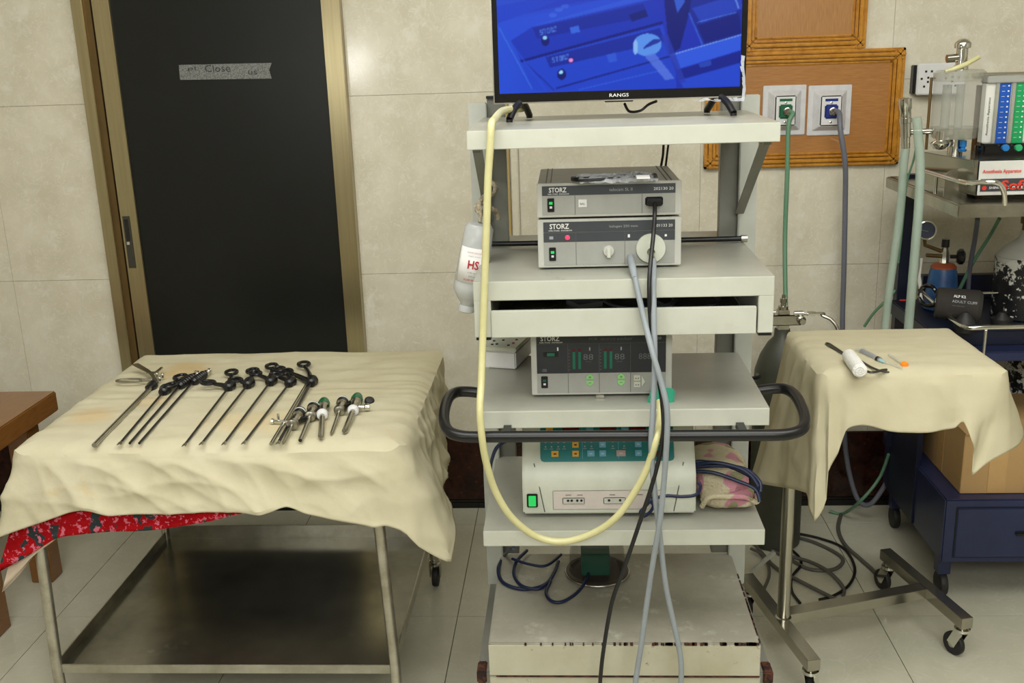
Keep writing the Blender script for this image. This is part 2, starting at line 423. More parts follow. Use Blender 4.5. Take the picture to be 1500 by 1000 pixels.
# ---- door
d1 = struct('door_1', loc=(-1.16, WY, 0))
part('door_frame', MB().box((-1.60,WY-.045,0),(-1.562,WY,2.16)).box((-.782,WY-.045,0),(-.722,WY,2.16)).box((-1.562,WY-.045,2.1),(-.782,WY,2.16)), 'bronze', d1, bevel=.002)
part('frame_groove', MB().box((-1.562,WY-.032,0),(-1.541,WY,2.1)), 'bronze_dark', d1)
part('black_gap', MB().box((-1.541,WY-.018,0),(-1.534,WY,2.1)), 'black_trim', d1)
part('door_stile', MB().box((-1.534,WY-.036,0),(-1.477,WY,2.1)), 'bronze', d1, bevel=.0015)
part('door_panel', MB().box((-1.477,WY-.026,0),(-.782,WY,2.1)), 'door_black', d1)
h = part('door_latch', MB().box((-1.526,WY-.039,.925),(-1.502,WY-.034,1.105)), 'latch', d1, label='recessed dark latch plate')
part('finger_pull', MB().box((-1.521,WY-.0405,1.02),(-1.508,WY-.038,1.095)), 'black_gloss', h)
part('latch_lever', MB().box((-1.519,WY-.046,1.008),(-1.509,WY-.038,1.018)), 'chrome', h)
tp = root('adhesive_tape', 'strip of grey adhesive tape with handwriting across the black door', 'tape', (-1.13,WY-.027,1.56))
ta = P(262,95,y=WY-.027); tb = P(398,92,y=WY-.027); tc_ = P(398,115,y=WY-.027); td = P(264,117,y=WY-.027)
poly = [td, ta, tb, (tb+tc_)/2+V((-.008,0,.002)), tc_]
part('tape_strip', MB().prism(poly, (0,-.0012,0), (0,.0008,0)), 'tape', tp)
xd = (tb-ta).normalized()
text('handwriting', 'Close', 'pen', tp, (ta+(tc_-ta)*.42+V((.0,-.0014,-.004))), .022, .085, xdir=xd)
text('handwriting', 'us', 'pen', tp, (ta+(tc_-ta)*.80+V((.0,-.0014,.004))), .012, .03, xdir=xd)
text('handwriting', 'pl', 'pen', tp, (ta+(tc_-ta)*.14+V((.0,-.0014,-.014))), .014, .026, xdir=xd)

# ---- wooden outlet panelling (golden mouldings)
wp = root('wooden_wall_panel', 'stepped golden wooden wall panelling with mouldings behind the television', 'wall panel', (.8,WY-.01,1.21))
fy = WY-.006
part('lower_panel', MB().box((.49,fy-.012,1.25),(1.03,fy,1.54)), 'oak', wp)
part('upper_panel', MB().box((.605,fy-.012,1.60),(.90,fy,2.30)), 'oak_v', wp)
def mould(pts, name='moulding'):
    # three stepped ribs along an outline edge
    (ax,az),(bx,bz),(nx,nz) = pts
    a, b, n = V((ax,0,az)), V((bx,0,bz)), V((nx,0,nz))
    mb = MB()
    for i, (o0, o1, dp) in enumerate(((0,.011,.020),(.013,.025,.026),(.027,.036,.022),(.038,.045,.017))):
        p = [a+n*o0, a+n*o1, b+n*o1, b+n*o0]
        mb.hexa([q+V((0,fy,0)) for q in p]+[q+V((0,fy-dp,0)) for q in p])
    part(name, mb, 'oak_trim', wp, bevel=.003)
    g = [a+n*.001, a+n*.044, b+n*.044, b+n*.001]
    part('moulding_backing', MB().hexa([q+V((0,fy,0)) for q in g]+[q+V((0,fy-.013,0)) for q in g]), 'oak_dark', wp)
mould(((.445,1.212),(1.072,1.212),(0,1)))            # bottom
mould(((.445,1.212),(.445,1.578),(1,0)))
mould(((1.072,1.212),(1.072,1.578),(-1,0)))
mould(((.445,1.578),(1.072,1.578),(0,-1)))
mould(((.56,1.578),(.94,1.578),(0,1)))
mould(((.56,1.578),(.56,2.32),(1,0)))
mould(((.945,1.578),(.945,2.32),(-1,0)))
mould(((.56,2.34),(.945,2.34),(0,-1)))

def outlet(cx, cz, colr, label, nm):
    W, Hh = .137, .158; y = WY-.018
    o = root('gas_outlet', label, 'outlet', (cx, y, cz-Hh/2), 'wall gas outlets')
    part('cover_plate', MB().box((cx-W/2,y-.006,cz-Hh/2),(cx+W/2,y,cz+Hh/2)), 'plate_metal', o, bevel=.002)
    # raised frame with sloping sides
    a, b = .053, .064; c, d = .034, .048
    mb = MB(); mb.hexa([V((cx+sx*a, y-.006, cz+sz*b)) for sx,sz in ((-1,-1),(1,-1),(1,1),(-1,1))]+[V((cx+sx*c, y-.026, cz+sz*d)) for sx,sz in ((-1,-1),(1,-1),(1,1),(-1,1))])
    part('raised_frame', mb, 'plate_metal', o, bevel=.0015)
    part('face_plate', MB().box((cx-.033,y-.030,cz-.047),(cx+.033,y-.024,cz+.047)), 'white_plastic', o, bevel=.003)
    part('color_label', MB().box((cx-.020,y-.0315,cz+.030),(cx+.020,y-.029,cz+.038)), colr, o)
    part('socket', MB().box((cx-.021,y-.037,cz-.024),(cx+.021,y-.029,cz+.020)), colr, o, bevel=.004)
    for zz in (cz+.025, cz-.036):
        part('screw', MB().lathe((cx,y-.030,zz),(0,-1,0),[(0,.004),(.0015,.0038),(.002,.002)],12), 'chrome', o)
    part('port_ring', MB().lathe((cx+.004,y-.036,cz-.002),(0,-1,0),[(0,.013),(.006,.013),(.007,.010),(.014,.009),(.018,.006)],18), 'chrome_dark', o)
    return V((cx+.004, y-.052, cz-.002))
o1 = outlet(.698, 1.394, 'green_plastic', 'square metal gas outlet with green socket on wooden panel', 'green')
o2 = outlet(.842, 1.390, 'blue_plastic', 'square metal gas outlet with blue socket on wooden panel', 'blue')
hy = WY-.09
single('gas_hose', MB().tube(smooth_pts([o1+V((0,.012,0)), o1+V((.012,-.012,-.006)), P(1155,185,y=hy), P(1153,260,y=hy), P(1150,340,y=hy), P(1150,400,y=3.33), P(1151,462,y=3.29)]), .0075, 10), 'hose_green',
       'green hose hanging from the green wall outlet down to the cylinder valve', 'hose')
single('gas_hose', MB().tube(smooth_pts([o2+V((0,.012,0)), o2+V((.012,-.014,-.004)), P(1231,190,y=hy-.02), P(1238,240,y=hy-.02), P(1238,300,y=hy), P(1236,400,y=hy), P(1234,480,y=hy), P(1236,600,y=hy), P(1240,670,y=hy), P(1255,728,y=hy-.03), P(1275,738,y=hy-.06), P(1300,705,y=hy-.06)]), .0085, 10), 'hose_violet',
       'greyish violet hose hanging from the blue wall outlet', 'hose')
# socket plate on the wall
sk = root('wall_socket', 'white multi-pin electric wall socket right of the wooden panel', 'socket', (1.17,WY-.01,1.45))
sy = WY-.006
sc = P(1372,115,y=sy)
part('shadow_backing', MB().box((sc.x-.083,sy-.030,sc.z-.044),(sc.x+.060,sy,sc.z+.044)), 'black', sk, bevel=.002)  # black box juts out left of the plate to stand for its shadow
part('socket_plate', MB().box((sc.x-.074,sy-.040,sc.z-.048),(sc.x+.074,sy-.028,sc.z+.048)), 'white_plastic', sk, bevel=.003)
mb = MB()
for cx in (-.04, .035):
    for dx, dz in ((-.008,.024),(.010,.024),(-.020,.002),(0,.005),(0,-.008),(.02,.002),(-.011,-.022),(.011,-.022)):
        mb.box((sc.x+cx+dx-.003, sy-.0412, sc.z+dz-.003),(sc.x+cx+dx+.003, sy-.039, sc.z+dz+.003))
part('pin_holes', mb, 'black', sk)
# vertical conduit strips behind the cart
M['mustard'] = mat('mustard_strip', (186,162,104), .35)
single('conduit', MB().box((-.216,WY-.024,.45),(-.196,WY-.008,1.50)), 'mustard', 'narrow golden wooden strip on the wall behind the cart', 'strip', bevel=.003)
single('conduit', MB().box((-.192,WY-.020,.45),(-.168,WY-.008,1.50)), 'wall_tile', 'pale plastic cable cover on the wall behind the cart', 'conduit', bevel=.003)

# ================================================================== WOODEN BENCH (left)
bn = root('wooden_bench', 'brown wooden bench top and leg at the left edge', 'bench', (-2.0,2.65,0))
bp = P(82,572,x=-1.63)
BZ = bp.z; BY1 = bp.y
part('bench_top', MB().box((-2.35,2.48,BZ-.065),(-1.63,BY1,BZ)), 'bench_wood', bn, bevel=.004)
for x in (-1.72, -2.28):
    for y in (2.60, BY1-.07):
        part('leg', MB().box((x-.035,y-.035,0),(x+.035,y+.035,BZ-.065)), 'bench_wood', bn, bevel=.003)
part('apron', MB().box((-2.25,2.59,BZ-.14),(-1.75,2.61,BZ-.065)), 'bench_wood', bn)

# ================================================================== DRAPES
def drape(rect, z, hem, name, m, parent=None, N=420, rows=34, fold=.010, crumple=.006, seed=0, rc=.03, topw=.002, thick=.0016, tophole=False, sag=0):
    """cloth laid over a rectangular top: rect=(x0,y0,x1,y1); hem=[(s, point)], s = 0..4 round the edge from front left"""
    x0,y0,x1,y1 = rect
    def edge0(s):
        s %= 4; k = int(s); t = s-k
        if k == 0: return V((x0+(x1-x0)*t, y0, z)), V((0,-1,0))
        if k == 1: return V((x1, y0+(y1-y0)*t, z)), V((1,0,0))
        if k == 2: return V((x1-(x1-x0)*t, y1, z)), V((0,1,0))
        return V((x0, y1-(y1-y0)*t, z)), V((-1,0,0))
    def edge(s):
        p, nn = edge0(s)
        qx, qy = min(max(p.x, x0+rc), x1-rc), min(max(p.y, y0+rc), y1-rc)
        d = V((p.x-qx, p.y-qy, 0))
        if abs(d.x) > 1e-6 and abs(d.y) > 1e-6:
            d = d.normalized()*rc; return V((qx+d.x, qy+d.y, z)), d.normalized()
        return p, nn
    rr0 = random.Random(int(seed*10)); dirs = []
    for i in range(11):
        a = rr0.uniform(0, math.pi); dirs.append((math.cos(a), math.sin(a), rr0.uniform(4,11), rr0.uniform(0,9), rr0.uniform(.4,1)))
    def facet(u, v):
        h = 0
        for i, (cx_, sx_, fr, ph, am) in enumerate(dirs):
            q = (u*cx_+v*sx_)*fr+ph+noise.noise(V((u*3,v*3,i*7.3)))*.9
            tri = abs((q % 1)-.5)*2
            mk = max(0, noise.noise(V((u*2.6+i*3.1, v*2.6, seed)))+.12)*2.2
            h += am*mk*(tri**2.6)
        return h/2.2
    hem = sorted(hem, key=lambda h: h[0]); H_ = [(h[0]-4, h[1]) for h in hem[-2:]]+hem+[(h[0]+4, h[1]) for h in hem[:3]]
    def hemp(s):
        for i in range(len(H_)-1):
            if H_[i][0] <= s < H_[i+1][0]:
                t = (s-H_[i][0])/(H_[i+1][0]-H_[i][0]); p1, p2 = V(H_[i][1]), V(H_[i+1][1])
                p0 = V(H_[max(i-1,0)][1]); p3 = V(H_[min(i+2,len(H_)-1)][1])
                c = .5*((2*p1)+(p2-p0)*t+(2*p0-5*p1+4*p2-p3)*t*t+(3*p1-p0-3*p2+p3)*t**3)
                l = p1.lerp(p2, t); return l.lerp(c, .6)
    def wr(p, sc, sd): return noise.noise(V((p.x*sc+sd, p.y*sc, p.z*sc)))
    def ridge(p, sc, sd): return 1-abs(wr(p, sc, sd))*2.2
    vs = []; fs = []
    TR = 26
    cx, cy = (x0+x1)/2, (y0+y1)/2
    per = [i*4/N for i in range(N)]
    for r in range(TR+1):
        k = .04 + .96*(r/TR)
        for s in per:
            e, nn = edge(s)
            p = V((cx+(e.x-cx)*k, cy+(e.y-cy)*k, z))
            fd = (1-k)
            p.z += topw*(ridge(p, 9, seed)*.6+wr(V((p.x*.35,p.y*1.6,0)), 22, seed+3)*.9) + .0015
            p.z -= .4*rc*(max(0, 1-min(x1-p.x,p.x-x0,y1-p.y,p.y-y0)/rc))**2
            p.z += topw*.6*facet(p.x, p.y)
            vs.append(p)
    rng = random.Random(seed)
    for r in range(1, rows+1):
        t = r/rows
        for s in per:
            e, nn = edge(s); e.z -= .4*rc; h = hemp(s)
            L_ = max(.02, e.z-h.z)
            # smoothed corner normal
            e1, n1 = edge(s-.10); e2, n2 = edge(s+.10); nn = (n1+n2).normalized()
            ou = .004*(1-math.exp(-t*L_/.01))
            tt = t
            p = V((e.x+(h.x-e.x)*tt, e.y+(h.y-e.y)*tt, e.z-L_*tt)) + nn*ou
            q = V((s*1.15, t*L_*1.2, 0))
            f = math.sin(s*17+seed+2.0*noise.noise(V((s*2.1, seed, t*.6))))*.5 + noise.noise(V((s*7, t*1.2, seed)))*1.2
            amp = fold*min(1, t*L_/.10)*(t**.7)
            cr = crumple*min(1,t*8)*(facet((p.x-x0)+(p.y-y0)*1.3, -p.z)*1.0 + .3*ridge(p, 11, seed+5)-.5)
            p += nn*(f*amp*.9 + cr*(.9 if t < .97 else .6) )
            vs.append(p)
    n = N
    for r in range(TR+rows):
        for j in range(n):
            k = (j+1) % n
            fs.append((r*n+j, r*n+k, (r+1)*n+k, (r+1)*n+j))
    if not tophole: fs.append(tuple(range(n)))
    mb = MB(); mb.add(vs, fs, True)
    me_o = part(name, mb, m, parent, solid=thick)
    for p_ in me_o.data.polygons: p_.use_smooth = True
    return me_o

# ================================================================== INSTRUMENT TROLLEY (left)
TZ = .77
q0 = P(592,652,z=TZ); TX1 = q0.x; TY0 = q0.y
q1 = P(640,510,z=TZ); TY1 = q1.y
TX0 = P(6,660,z=TZ).x
tr = root('instrument_trolley', 'low stainless steel trolley with bottom tray under the cream draped cloth', 'trolley', ((TX0+TX1)/2,(TY0+TY1)/2,0))
lx0 = P(24,660,z=TZ).x; lx1 = P(537,655,z=TZ).x
ly0 = TY0+.034; 
zt = (P(575,966,y=ly0).z + P(87,978,y=ly0).z)/2
ly1 = P(235,785,z=zt).y + .02
part('trolley_top', MB().box((TX0+.03,TY0+.03,TZ-.030),(TX1-.03,TY1-.03,TZ-.010)), 'steel', tr, bevel=.003)
rx0, rx1 = P(87,978,y=ly0).x, P(575,966,y=ly0).x
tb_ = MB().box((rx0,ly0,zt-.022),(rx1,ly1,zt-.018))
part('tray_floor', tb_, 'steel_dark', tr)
rim = .024
for a, b in (((rx0-.003,ly0-.004,zt-rim),(rx1+.003,ly0,zt)), ((rx0-.003,ly1,zt-rim),(rx1+.003,ly1+.004,zt+.024)), ((rx0-.004,ly0,zt-rim),(rx0,ly1,zt+.008)), ((rx1,ly0,zt-rim),(rx1+.004,ly1,zt+.008))):
    part('tray_rim', MB().box(a,b), 'steel', tr, bevel=.0008)
for sx, x in ((0,rx0-.004),(1,rx1+.006)):
    for sy_, y in ((0,ly0-.002),(1,ly1+.004)):
        xt = (lx0 if sx == 0 else lx1) if sy_ == 0 else x
        lg = part('leg', MB().tube([(x,y,.10),(x,y,zt),(xt,y,TZ-.032)], .0135, 16), 'steel_tube', tr)
        c = MB().lathe((x,y,.10),(0,0,-1),[(0,.012),(.012,.012),(.014,.018),(.02,.018)],14)
        c.beam((x-.016,y+.012,.082),(x-.016,y+.016,.036),.003,.03,(0,1,0)).beam((x+.016,y+.012,.082),(x+.016,y+.016,.036),.003,.03,(0,1,0))
        part('caster_fork', c, 'chrome_dark', tr)
        part('wheel', MB().lathe((x-.011,y+.016,.034),(1,0,0),[(0,.020),(.002,.032),(.005,.034),(.017,.034),(.020,.032),(.022,.020)],22), 'black_rubber', tr)

yf = TY0-.028
def F(px, py, dy=0): return P(px, py, y=yf+dy)
def s_front(x): return max(.02, min(.98, (x-TX0)/(TX1-TX0)))
hem = []
for px, py in ((60,765),(120,745),(160,753),(200,752),(250,753),(300,750),(352,748),(385,750),(420,741),(450,752),(500,762),(530,768),(548,772)):
    p = F(px,py); hem.append((s_front(p.x), p))
hem += [(.965, F(566,770)), (.985, F(590,778)), (1.0, F(612,800,.0)), (1.03, F(660,823,.03)), (1.07, P(668,775,y=yf+.09)), (1.12, P(662,742,y=yf+.16)), (1.22, V((TX1+.05,yf+.22,.57)))]
br = P(650,676,y=TY1-.05)
hem += [(1.5, V((TX1+.04,(TY0+TY1)/2,.56))), (1.85, br+V((-.005,-.05,0))), (1.97, br), (2.03, br+V((-.04,.07,.02))), (2.2, V((TX1-.1,TY1+.03,.58))),
        (2.5, V(((TX0+TX1)/2,TY1+.03,.58))), (2.9, V((TX0+.05,TY1+.03,.56))), (3.1, V((TX0-.03,TY1-.02,.54))), (3.5, V((TX0-.03,(TY0+TY1)/2,.58))), (3.85, V((TX0-.04,TY0+.08,.56))), (3.97, V((TX0-.05,TY0-.01,.53))), (.02, F(0,787,.0))]
c0_ = V(((TX0+TX1)/2, (TY0+TY1)/2, 0))
spot(M['cloth'], (P(272,545,z=TZ)-c0_)[:2], (.08,.10), (186,150,84), .5); spot(M['cloth'], (P(135,610,z=TZ)-c0_)[:2], (.07,.06), (196,158,98), .4); spot(M['cloth'], (P(225,590,z=TZ)-c0_)[:2], (.06,.05), (200,166,110), .3); spot(M['cloth'], (P(380,620,z=TZ)-c0_)[:2], (.16,.08), (212,184,128), .3)
cl = drape((TX0,TY0,TX1,TY1), TZ, hem, 'draped_cloth', 'cloth', fold=.006, N=640, crumple=.018, seed=3.3, topw=.0035, rc=.045)
tag(recenter(cl), 'creased cream cotton cloth with yellow stains covering the instrument trolley', 'cloth')
# red printed cloth below
rh = []
for px, py in ((0,838),(26,824),(60,803),(88,786),(154,778),(200,776),(237,773),(300,764),(352,752),(420,738),(548,750)):
    p = P(px,py,y=yf+.024); rh.append((s_front(p.x), p))
ins = .012
rh += [(1.0,V((TX1-.05,TY0+.02,.66))),(1.5,V((TX1-.05,(TY0+TY1)/2,.66))),(2.0,V((TX1-.05,TY1-.05,.66))),(3.0,V((TX0+.02,TY1-.04,.60))),(3.5,V((TX0,(TY0+TY1)/2,.6))),(3.9,V((TX0-.02,TY0+.04,.52)))]
rc_ = drape((TX0+.03,TY0+.026,TX1-.03,TY1-.03), TZ-.014, rh, 'printed_cloth', 'red_print', fold=.003, crumple=.002, seed=8.1, topw=0, thick=.001, N=240, rows=16)
tag(recenter(rc_), 'red flower-printed cloth showing below the cream trolley cover', 'cloth')
ph = []
for px, py in ((0,866),(22,852),(46,812),(86,781)):
    p = P(px,py+6,y=yf+.034); ph.append((s_front(p.x), p))
ph += [(.16,P(110,760,y=yf+.034)),(.5,V(((TX0+TX1)/2,TY0+.03,.71))),(1.0,V((TX1-.06,TY0+.04,.71))),(1.5,V((TX1-.06,(TY0+TY1)/2,.69))),(2.0,V((TX1-.06,TY1-.06,.69))),(3.0,V((TX0+.03,TY1-.03,.62))),(3.5,V((TX0+.01,(TY0+TY1)/2,.6))),(3.9,V((TX0-.01,TY0+.05,.47)))]
pc = drape((TX0+.04,TY0+.036,TX1-.04,TY1-.04), TZ-.018, ph, 'lining_cloth', 'lining', fold=.002, crumple=.001, seed=5.1, topw=0, thick=.001, N=200, rows=12)
tag(recenter(pc), 'pale pink lining cloth hanging lowest at the left trolley corner', 'cloth')

# ---- surgical instruments on the trolley
IZ = TZ + .0085
def I(px, py, dz=0): return P(px, py, z=IZ+dz)
def ring_pts(c, rx, ry, ang, n=18, dz=0):
    return [V(c)+V((math.cos(ang)*rx*math.cos(t)-math.sin(ang)*ry*math.sin(t), math.sin(ang)*rx*math.cos(t)+math.cos(ang)*ry*math.sin(t), dz)) for t in [2*math.pi*i/n for i in range(n)]]
def lap(tip, base, rA, rB, label, shaft='black', r=.0028, tail=True, jaw='steel'):
    t, b = I(*tip), I(*base, .006); t.z = IZ; 
    o = root('laparoscopic_instrument', label, 'surgical instrument', (t+b)/2*1.0, 'laparoscopic instruments on the trolley')
    d = (b-t).normalized()
    part('shaft', MB().cyl(t+d*.012, b, r, n=10), shaft, o)
    sd = d.cross(V((0,0,1)))
    part('jaw', MB().tube([t+d*.014, t+d*.004+sd*.002, t-d*.006+sd*.004], [.0024,.0026,.0008], 8).tube([t+d*.014, t+d*.004-sd*.002, t-d*.006-sd*.004], [.0024,.0026,.0008], 8), jaw, o)
    part('hub', MB().lathe(b-d*.012, d, [(0,.007),(.004,.012),(.020,.013),(.024,.0155),(.03,.0155),(.034,.011),(.046,.010)],16), 'black', o)
    if tail: part('post', MB().cyl(b+d*.034, b+d*.052, .0022, n=8), 'steel', o)
    for k, (rp, wd) in enumerate(((rA,.017),(rB,.015))):
        c = I(*rp, .010+.004*k); v = c-b; L_ = v.length; vd = v.normalized()
        ang = math.atan2(vd.y, vd.x)
        mb = MB().tube(ring_pts(c, wd*1.25, wd*.9, ang), .0046, 8, closed=True)
        part('ring_handle', mb, 'black', o)
        e = c - vd*wd*1.2
        pr = vd.cross(V((0,0,1)))*.004
        if (e-b).length > .006: part('handle_arm', MB().tube([b, b.lerp(e,.5)+pr, e], [.0095,.0065,.005], 8), 'black', o)
    return o
lap((175,650),(240,573),(264,552),(250,564),'slim black laparoscopic instrument with pointed tip, second from the left')
lap((270,652),(335,567),(339,545),(305,560),'black ring-handled instrument with curved steel tip, first of the middle five')
lap((295,650),(363,563),(370,543),(345,556),'black ring-handled instrument, second of the middle five from the left')
lap((328,650),(396,559),(398,536),(374,546),'black ring-handled instrument with splayed jaw and upright ring, third of the middle five')
lap((357,649),(424,561),(420,544),(404,549),'black ring-handled instrument with dark closed jaw, fourth of the middle five')
lap((407,649),(456,560),(445,533),(409,540),'rightmost black ring-handled instrument lying over a grey steel rod', r=.0032)
# steel grasper with metal handle, leftmost
t, b = I(138,652), I(222,566,.004)
g = root('steel_grasper', 'long grey shaft grasper with polished steel handle, leftmost on the cloth', 'surgical instrument', (t+b)/2)
d = (b-t).normalized()
part('shaft', MB().cyl(t, b, .0058, n=12), 'chrome_dark', g)
part('hub', MB().lathe(b-d*.01, d, [(0,.009),(.012,.014),(.026,.013),(.034,.008),(.05,.007)],16), 'black', g)
part('thumb_wheel', MB().lathe(I(214,570,.006), (1,.2,.2), [(0,.008),(.002,.010),(.006,.010),(.008,.008)],16), 'black', g)
c = I(190,557,.010); lp = ring_pts(c, .036, .0125, math.radians(2), 24)
part('finger_loop', MB().tube(lp, .0028, 8, closed=True), 'steel', g)
part('handle_arm', MB().tube([I(206,557,.01), I(225,556,.01), b+V((0,0,.004))], [.004,.005,.006], 8), 'steel', g)
pts = smooth_pts([b+V((.01,.01,.008)), I(222,548,.014), I(212,541,.016), I(198,533,.018)], 6)
mb = MB()
def strap(mb, pts, w0, th):
    rings=[]
    for i,p in enumerate(pts):
        dd = (pts[min(i+1,len(pts)-1)]-pts[max(i-1,0)]).normalized(); s_ = dd.cross(V((0,0,1))).normalized()*w0[i]
        rings.append([p-s_-V((0,0,th)), p+s_-V((0,0,th)), p+s_+V((0,0,th)), p-s_+V((0,0,th))])
    return mb.rings(rings)
part('handle_lever', strap(MB(), pts, [.004+.005*i/len(pts) for i in range(len(pts))], .0014), 'steel', g)
pts = smooth_pts([I(216,545,.014), I(228,545,.014), I(237,538,.016)], 6)
part('finger_spur', strap(MB(), pts, [.006-.003*i/len(pts) for i in range(len(pts))], .0014), 'steel', g)
for px,py in ((230,552),(238,553),(234,558)):
    part('screw_knob', MB().lathe(I(px,py,.004),(0,.2,1),[(0,.004),(.006,.004),(.008,.006),(.012,.005),(.013,.002)],12), 'chrome', g)
# two dissectors with ribbed cylinder handle and steel end fittings
for tip, base, end, lab in (((190,649),(262,566),(292,546),'black hook electrode with ribbed grip and steel end, beside the slim pointed instrument'),
                            ((204,649),(282,560),(307,543),'black hook electrode with ribbed grip and steel end, just left of the middle five')):
    t, b, e = I(*tip), I(*base,.004), I(*end,.008)
    o = root('hook_electrode', lab, 'surgical instrument', (t+b)/2, 'ribbed grip electrodes')
    part('shaft', MB().cyl(t, b, .003, n=10), 'black', o)
    d = (e-b).normalized(); L_ = (e-b).length
    prof = [(0,.006),(.006,.011)]
    for k in range(6): prof += [(.01+k*(L_*.7-.01)/6, .011),(.012+k*(L_*.7-.01)/6,.0125)]
    prof += [(L_*.72,.010)]
    part('ribbed_grip', MB().lathe(b, d, prof, 16), 'black', o)
    part('steel_fitting', MB().lathe(b+d*L_*.72, d, [(0,.008),(.008,.009),(.010,.005),(.018,.005),(.019,.008),(.026,.008),(.028,.004)],14), 'chrome', o)
    sd = d.cross(V((0,0,1)))
    part('stopcock', MB().cyl(b+d*L_*.8-sd*.002, b+d*L_*.8-sd*.028, .003, n=10).lathe(b+d*L_*.8-sd*.026, -sd, [(0,.004),(.002,.006),(.008,.006),(.010,.003)],12), 'chrome', o)
t, b = I(397,650), I(449,563,.003)
o = root('steel_suction_rod', 'plain grey steel rod with small tap lying along the rightmost black instrument', 'surgical instrument', (t+b)/2)
part('rod', MB().cyl(t, b, .0042, n=12), 'chrome_dark', o)
c = I(415,617,.004)
part('tap', MB().cyl(c+V((-.028,0,0)), c+V((.014,-.004,0)), .0042, n=12).cyl(c+V((-.012,0,.0)), c+V((-.012,.004,.018)), .003, n=10).lathe(c+V((-.03,0,0)),(1,0,0),[(0,.004),(.002,.007),(.007,.007),(.009,.004)],12), 'chrome', o)
# trocars
def trocar(tip, mid, top, cap, rs, label, pointed=True, valve=None, hollow=False):
    t, m_, e = I(*tip), I(*mid,.010), I(*top,.013)
    t.z = TZ+.004+rs
    o = root('trocar', label, 'surgical instrument', (t+m_)/2, 'trocars on the trolley')
    d = (m_-t).normalized(); L_ = (m_-t).length
    if pointed: prof = [(0,.0006),(.012,rs)]
    else: prof = [(0,rs*.8),(.0004,rs)]
    part('shaft', MB().lathe(t, d, prof+[(L_,rs)], 16), 'chrome_dark', o)
    if hollow: part('open_end', MB().lathe(t-d*.0006, d, [(0,rs*.8),(.001,rs*.8)], 14), 'black', o)
    d2 = (e-m_).normalized(); H = (e-m_).length
    part('collar', MB().lathe(m_-d2*.004, d2, [(0,rs*1.1),(.003,.0125),(.010,.0145),(.014,.0135)], 20), 'white_plastic' if cap == 'green' else 'steel', o)
    part('head', MB().lathe(m_+d2*.008, d2, [(0,.0125),(.004,.011),(H*.45,.011),(H*.5,.0135),(H*.62,.0135)], 20), 'chrome_dark', o)
    part('seal_cap', MB().lathe(m_+d2*(.006+H*.58), d2, [(0,.0145),(H*.18,.0150),(H*.25,.0135),(H*.36,.012),(H*.38,.006)], 20), 'green_plastic' if cap == 'green' else 'black', o)
    if cap == 'black':
        part('cap_band', MB().lathe(m_+d2*(.006+H*.74), d2, [(0,.0152),(H*.06,.0152)], 20), 'white_plastic', o)
    if valve:
        v = I(*valve, .008); q = m_+d2*H*.3
        part('valve', MB().tube([q, v], [.005,.005], 10).lathe(v, (v-q).normalized(), [(0,.006),(.004,.009),(.012,.009),(.015,.005)], 14), 'black' if cap == 'black' else 'chrome', o)
    return o
trocar((414,651),(428,622),(441,602),'black',.0042,'black-capped trocar nearest the rightmost ring-handled instrument', valve=(449,612))
trocar((440,645),(454,610),(460,594),'black',.0050,'slim hollow steel cannula between the first trocar and a green-capped one', pointed=False, hollow=True, valve=(463,603))
trocar((470,644),(472,608),(475,588),'green',.0064,'thick trocar with green cap beside the hollow steel cannula', valve=(459,608))
trocar((485,637),(497,602),(503,586),'black',.0042,'black-capped trocar between the two green-capped trocars', valve=(512,592))
trocar((504,636),(517,602),(524,581),'green',.0070,'thick trocar with green cap, rightmost on the trolley', valve=(533,596))
single('rubber_ball', MB().lathe(I(541,590,-.006),(.2,-.6,.8),[(0,.010),(.004,.0125),(.011,.0125),(.015,.009),(.016,.003)],18), 'black_rubber', 'small round black rubber ball right of the last trocar', 'rubber ball')

# ================================================================== EQUIPMENT CART
CX0, CX1, CY = -.195, .402, 2.0
SD = 2.40
ct = root('equipment_cart', 'tall cream metal equipment cart with five shelves and black push bar', 'cart', (.10,2.25,0))
def shelf_top(z, th, y0=CY, y1=SD, x0=CX0, x1=CX1, top='cart_top', front='cart', lip=0):
    s_ = part('shelf', MB().box((x0,y0,z-.004),(x1,y1,z)), top, ct, bevel=.0012)
    part('shelf_front', MB().box((x0,y0-.002,z-th),(x1,y0+.012,z-.001)), front, s_, bevel=.0012)
    part('shelf_side', MB().box((x0,y0,z-th),(x0+.010,y1,z-.002)), front, s_)
    part('shelf_side', MB().box((x1-.010,y0,z-th),(x1,y1,z-.002)), front, s_)
    return s_
# top shelf
shelf_top(1.459, .037)
# shelf two with the sliding drawer under it
s2 = shelf_top(1.162, .040, y1=2.53)
for x0, x1 in ((CX0, CX0+.034), (CX1-.030, CX1)):
    part('drawer_housing', MB().box((x0,CY-.002,1.046),(x1,CY+.38,1.124)), 'cart', ct, bevel=.0012)
    part('foot_cap', MB().box((x0+.002,CY,1.040),(x1-.002,CY+.03,1.047)), 'black', ct)
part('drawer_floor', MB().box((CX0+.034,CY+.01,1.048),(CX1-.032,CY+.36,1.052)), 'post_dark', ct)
part('drawer_back', MB().box((CX0+.034,CY+.36,1.048),(CX1-.032,CY+.364,1.124)), 'unit_darker', ct)
part('drawer_front', MB().box((CX0+.034,CY-.006,1.046),(CX1-.034,CY+.006,1.101)), 'cart', ct, bevel=.001)
# shelf three, four
shelf_top(.887, .038)
shelf_top(.615, .036, x0=-.196, x1=.402, y1=2.42)
